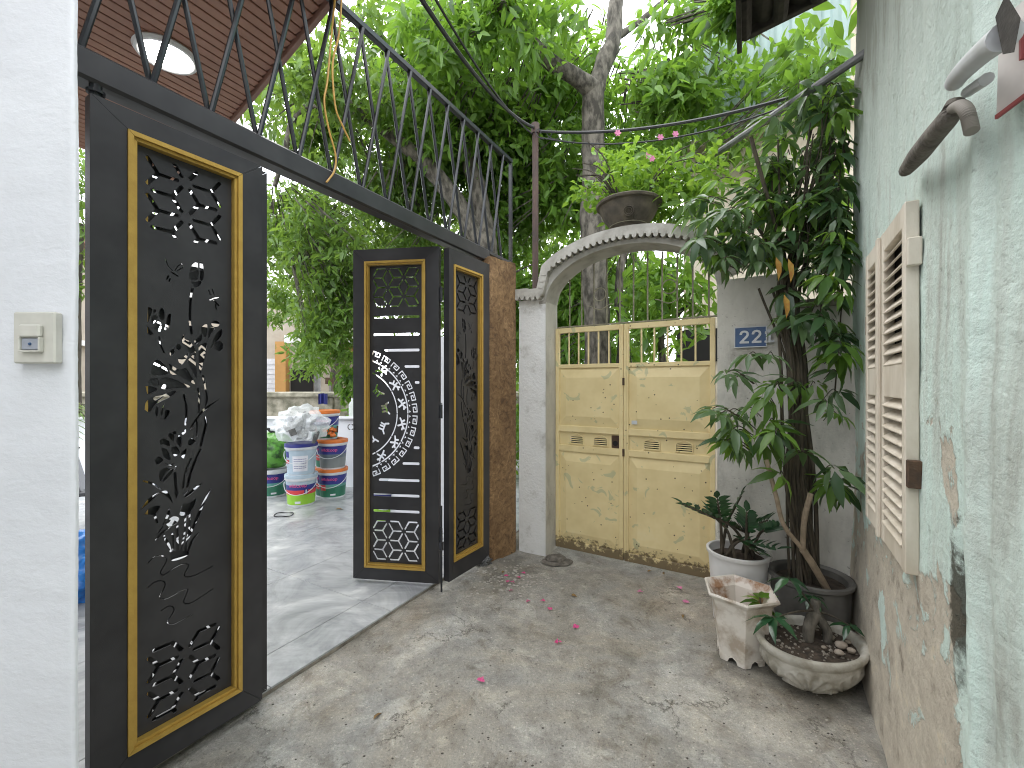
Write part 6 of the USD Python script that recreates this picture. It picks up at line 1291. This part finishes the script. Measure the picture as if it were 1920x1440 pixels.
def sheet(s0_, s1_, z0_, z1_, m, o):
    n = int((s1_ - s0_) / 0.0135)
    f = lambda a, b: Q0 + u * (s0_ + (s1_ - s0_) * a)[..., None] + bn * (o + 0.016 * np.clip(np.sin((s0_ + (s1_ - s0_) * a) * 2 * math.pi / 0.16) * 1.8, -1, 1))[..., None] + UP * (z0_ + (z1_ - z0_) * b)[..., None]
    obj('corrugated_sheet', grid(f, n, 2), m, bb_, smooth=35)
for k in range(2): sheet(0.3 + 0.85 * k, 0.3 + 0.85 * (k + 1) + 0.02, 4.76, 6.9, M['pale_sheet'], 0.03 + 0.004 * (k % 2))
sheet(2.0, 3.1, 4.76, 8.6, M['beige'], 0.02)
for k in range(5): sheet(3.1 + 0.85 * k, 3.1 + 0.85 * (k + 1) + 0.02, 4.3, 9.5, M['teal_sheet'], 0.16 + 0.004 * (k % 2))
# ------------------------------------------------------------------ trees
def tree(name, label, limbs, mbark, blobs, mleaf, size, per, spread, seedn, most=260, group=None, gap=0.44, freq=1.3, down=0.55, aspect=0.36):
    t = thing(name, label, 'tree')
    for i, (pts, r0, r1) in enumerate(limbs):
        c = curve(np.array(pts), 10 * len(pts)); rr = np.linspace(r0, r1, len(c))
        m = tube(c, rr, 12); 
        v = np.array(m.vertices); k = 0.35 * (meshkit.fbm(v * 5, 3, seedn) - 0.5)
        ctr = np.repeat(c, 12, 0); v[:len(ctr)] = ctr + (v[:len(ctr)] - ctr) * (1 + k[:len(ctr), None] * 1.4); m.vertices = v
        obj('trunk' if i == 0 else 'limb', m, mbark, t, smooth=True)
    cc = []
    for (c, r, n) in blobs: cc.append(in_ellipsoid(n, c, r, seedn, gap, freq))
    cc = np.vstack(cc)
    # twigs carrying the sprays
    ends = np.vstack([np.array(p) [1:] for p, _, _ in limbs])
    tw = []
    for c in cc[::5]:
        e = ends[np.argmin(np.linalg.norm(ends - c, axis=1))]
        if np.linalg.norm(e - c) < 2.2: tw.append(tube(curve(np.array([c * 0.55 + e * 0.45 + UP * 0.1, c * 0.8 + e * 0.2 + UP * 0.06, c]), 6), [0.011, 0.010, 0.008, 0.007, 0.006, 0.005, 0.004][:len(curve(np.zeros((3, 3)), 6))], 4))
    if tw: obj('twigs', tw, mbark, t, kind='stuff')
    vs, f0 = sprays(cc, per, spread, size, down, aspect)
    put_leaves(t, vs, f0, mleaf, most, 'crown')
    return t
T = lambda px, py, Y: at(px, py, Y)
# the tree right behind the gate
tree('broad_tree', 'tall tree behind the yellow gate, forking above the arch', [
    ([V(1.04, 5.35, -0.05), T(1120, 640, 5.35), T(1112, 480, 5.3), T(1112, 330, 5.3), T(1112, 230, 5.3), T(1115, 165, 5.3)], 0.17, 0.13),
    ([T(1118, 175, 5.3), T(1085, 148, 5.2), T(1040, 122, 5.1), T(1000, 85, 5.0), T(960, 45, 4.9), T(900, -60, 4.7)], 0.115, 0.06),
    ([T(1112, 180, 5.3), T(1135, 110, 5.35), T(1150, 70, 5.4), T(1160, -60, 5.5)], 0.12, 0.09),
    ([T(1150, 75, 5.4), T(1200, 40, 5.5), T(1270, -20, 5.6)], 0.045, 0.03),
    ([V(1.22, 5.5, -0.05), T(1168, 640, 5.5), T(1160, 560, 5.5), T(1172, 470, 5.6), T(1230, 380, 5.7)], 0.07, 0.04),
    ([V(1.95, 5.0, -0.05), T(1240, 640, 5.0), T(1262, 600, 5.0), T(1300, 560, 4.9)], 0.05, 0.02)],
    M['bark'], [(V(0.9, 6.7, 5.4), (2.2, 1.25, 1.4), 1050), (V(-0.7, 6.3, 5.7), (1.6, 1.1, 1.2), 760), (V(-0.3, 4.9, 5.6), (1.1, 0.5, 0.7), 170), (V(2.5, 5.2, 5.2), (1.2, 0.6, 1.0), 120), (T(1420, 60, 4.6), (0.8, 0.35, 0.3), 60), (T(1540, 130, 4.0), (0.3, 0.3, 0.5), 22), (T(1260, 110, 5.0), (0.6, 0.4, 0.6), 90), (V(0.8, 7.2, 3.6), (1.9, 1.2, 1.4), 700), (V(1.2, 6.6, 2.3), (1.5, 0.9, 1.0), 430), (V(0.5, 7.0, 1.0), (1.8, 0.8, 0.8), 200), (V(1.75, 4.9, 2.45), (0.5, 0.5, 0.55), 70)],
    M['leaf_tree'], 0.185, 9, 0.27, 11, 280, gap=0.455)
# the leaning tree in the yard corner, behind the railing
tree('leaning_tree', 'leaning tree with pale trunks behind the lattice railing', [
    ([V(-0.25, 6.1, -0.05), V(-0.35, 6.1, 1.6), T(915, 480, 6.1), T(893, 440, 6.1), T(850, 370, 6.05), T(800, 310, 6.0), T(755, 270, 5.95), T(690, 220, 5.8), T(620, 170, 5.6)], 0.19, 0.06),
    ([T(915, 470, 6.1), T(900, 380, 6.2), T(880, 300, 6.2), T(865, 250, 6.2), T(850, 120, 6.2)], 0.15, 0.08),
    ([T(690, 220, 5.8), T(640, 200, 5.9), T(560, 210, 6.0), T(530, 300, 6.1), T(515, 350, 6.2)], 0.06, 0.03),
    ([T(865, 250, 6.2), T(800, 170, 6.0), T(720, 90, 5.8)], 0.07, 0.03)],
    M['bark'], [(V(-1.9, 6.9, 5.4), (1.6, 0.9, 1.2), 700), (V(-2.3, 5.2, 4.9), (0.9, 0.5, 0.7), 150), (V(-0.6, 7.3, 4.8), (1.6, 0.9, 1.4), 620), (V(-2.6, 7.0, 3.9), (1.1, 1.0, 1.0), 430), (V(-2.9, 7.2, 3.0), (0.75, 0.6, 0.75), 190), (T(560, 190, 6.6), (0.95, 0.5, 1.0), 230), (T(560, 420, 7.3), (0.7, 0.5, 0.8), 120), (T(800, 60, 6.4), (1.5, 0.6, 0.6), 220), (T(480, 390, 7.6), (0.5, 0.4, 0.5), 50), (T(600, 600, 7.8), (0.45, 0.35, 0.45), 80), (T(575, 660, 7.9), (0.28, 0.3, 0.4), 36), (T(515, 560, 8.1), (0.4, 0.3, 0.45), 60), (V(-3.0, 7.1, 2.2), (0.55, 0.45, 0.6), 100), (V(-1.0, 7.4, 3.1), (1.3, 0.9, 0.9), 260)],
    M['leaf_far'], 0.15, 9, 0.24, 23, 280)
tree('street_tree', 'lighter leafy tree farther back over the old wall', [
    ([V(-4.6, 11.0, -0.05), V(-4.5, 11, 2.0), V(-4.2, 11, 4.0), V(-3.6, 11, 6.0)], 0.18, 0.08), ([V(-4.2, 11, 4.0), V(-5.4, 10.8, 5.2), V(-6.6, 10.5, 5.6)], 0.08, 0.04)],
    M['bark_dark'], [(V(-3.6, 10.8, 5.6), (2.0, 1.2, 1.6), 430), (V(-2.3, 10.4, 4.2), (1.6, 1.0, 1.4), 300), (V(-5.5, 10.5, 4.8), (1.0, 1.0, 0.9), 130), (V(0.5, 11, 5.0), (2.6, 1.0, 2.6), 480), (V(0.0, 10.5, 2.0), (2.2, 0.8, 1.4), 260)],
    M['leaf_far'], 0.2, 8, 0.30, 37, 120)
tree('sapling', 'narrow dark shrub at the edge of the yard beside the drum-carved leaf', [([V(-2.62, 7.6, -0.05), V(-2.66, 7.6, 0.8), V(-2.7, 7.6, 1.9)], 0.03, 0.015)], M['bark_dark'], [(V(-2.78, 7.6, 1.55), (0.36, 0.3, 0.5), 70), (V(-2.6, 7.6, 1.0), (0.3, 0.3, 0.5), 40)], M['leaf_tree'], 0.16, 8, 0.14, 41, 60, down=0.7, gap=0.3)
tree('far_left_tree', 'bushy green tree glimpsed between the white wall and the gate', [([V(-8.2, 8.0, -0.05), V(-8.2, 8, 2.4), V(-8.1, 8, 4.5)], 0.12, 0.06)], M['bark_dark'], [(V(-8.0, 8.0, 4.6), (1.3, 1.0, 1.5), 200)], M['leaf_far'], 0.18, 8, 0.28, 43, 40)
# a palm frond plant near the strip at far left
pl_ = thing('palm', 'small palm with narrow fronds glimpsed beside the white wall', 'palm')
pc = V(-6.1, 6.35, 0)
obj('trunk', tube([pc - UP * 0.05, pc + UP * 0.75], [0.06, 0.045], 10), M['bark_dark'], pl_)
for k in range(11):
    a0 = k * 2 * math.pi / 11; e = V(math.cos(a0), math.sin(a0), 0)
    c = curve(np.array([pc + UP * 0.72, pc + e * 0.35 + UP * 1.15, pc + e * 0.75 + UP * 1.2, pc + e * 1.05 + UP * 0.9]), 18)
    fr_ = obj('frond', tube(c, np.linspace(0.012, 0.004, len(c)), 5), M['stem'], pl_)
    sd = np.cross(e, UP); base = np.repeat(c[4:], 2, 0); dd = np.array([(s * sd + e * 0.5 - UP * 0.25) for _ in range(len(c) - 4) for s in (1, -1)])
    obj('leaflets', leaf_mesh(*leaves(base, dd, np.repeat(UP[None], len(base), 0), 0.3, 0.025, 0.1, 0.2)), M['leaf_far'], fr_, kind='stuff', smooth=True)
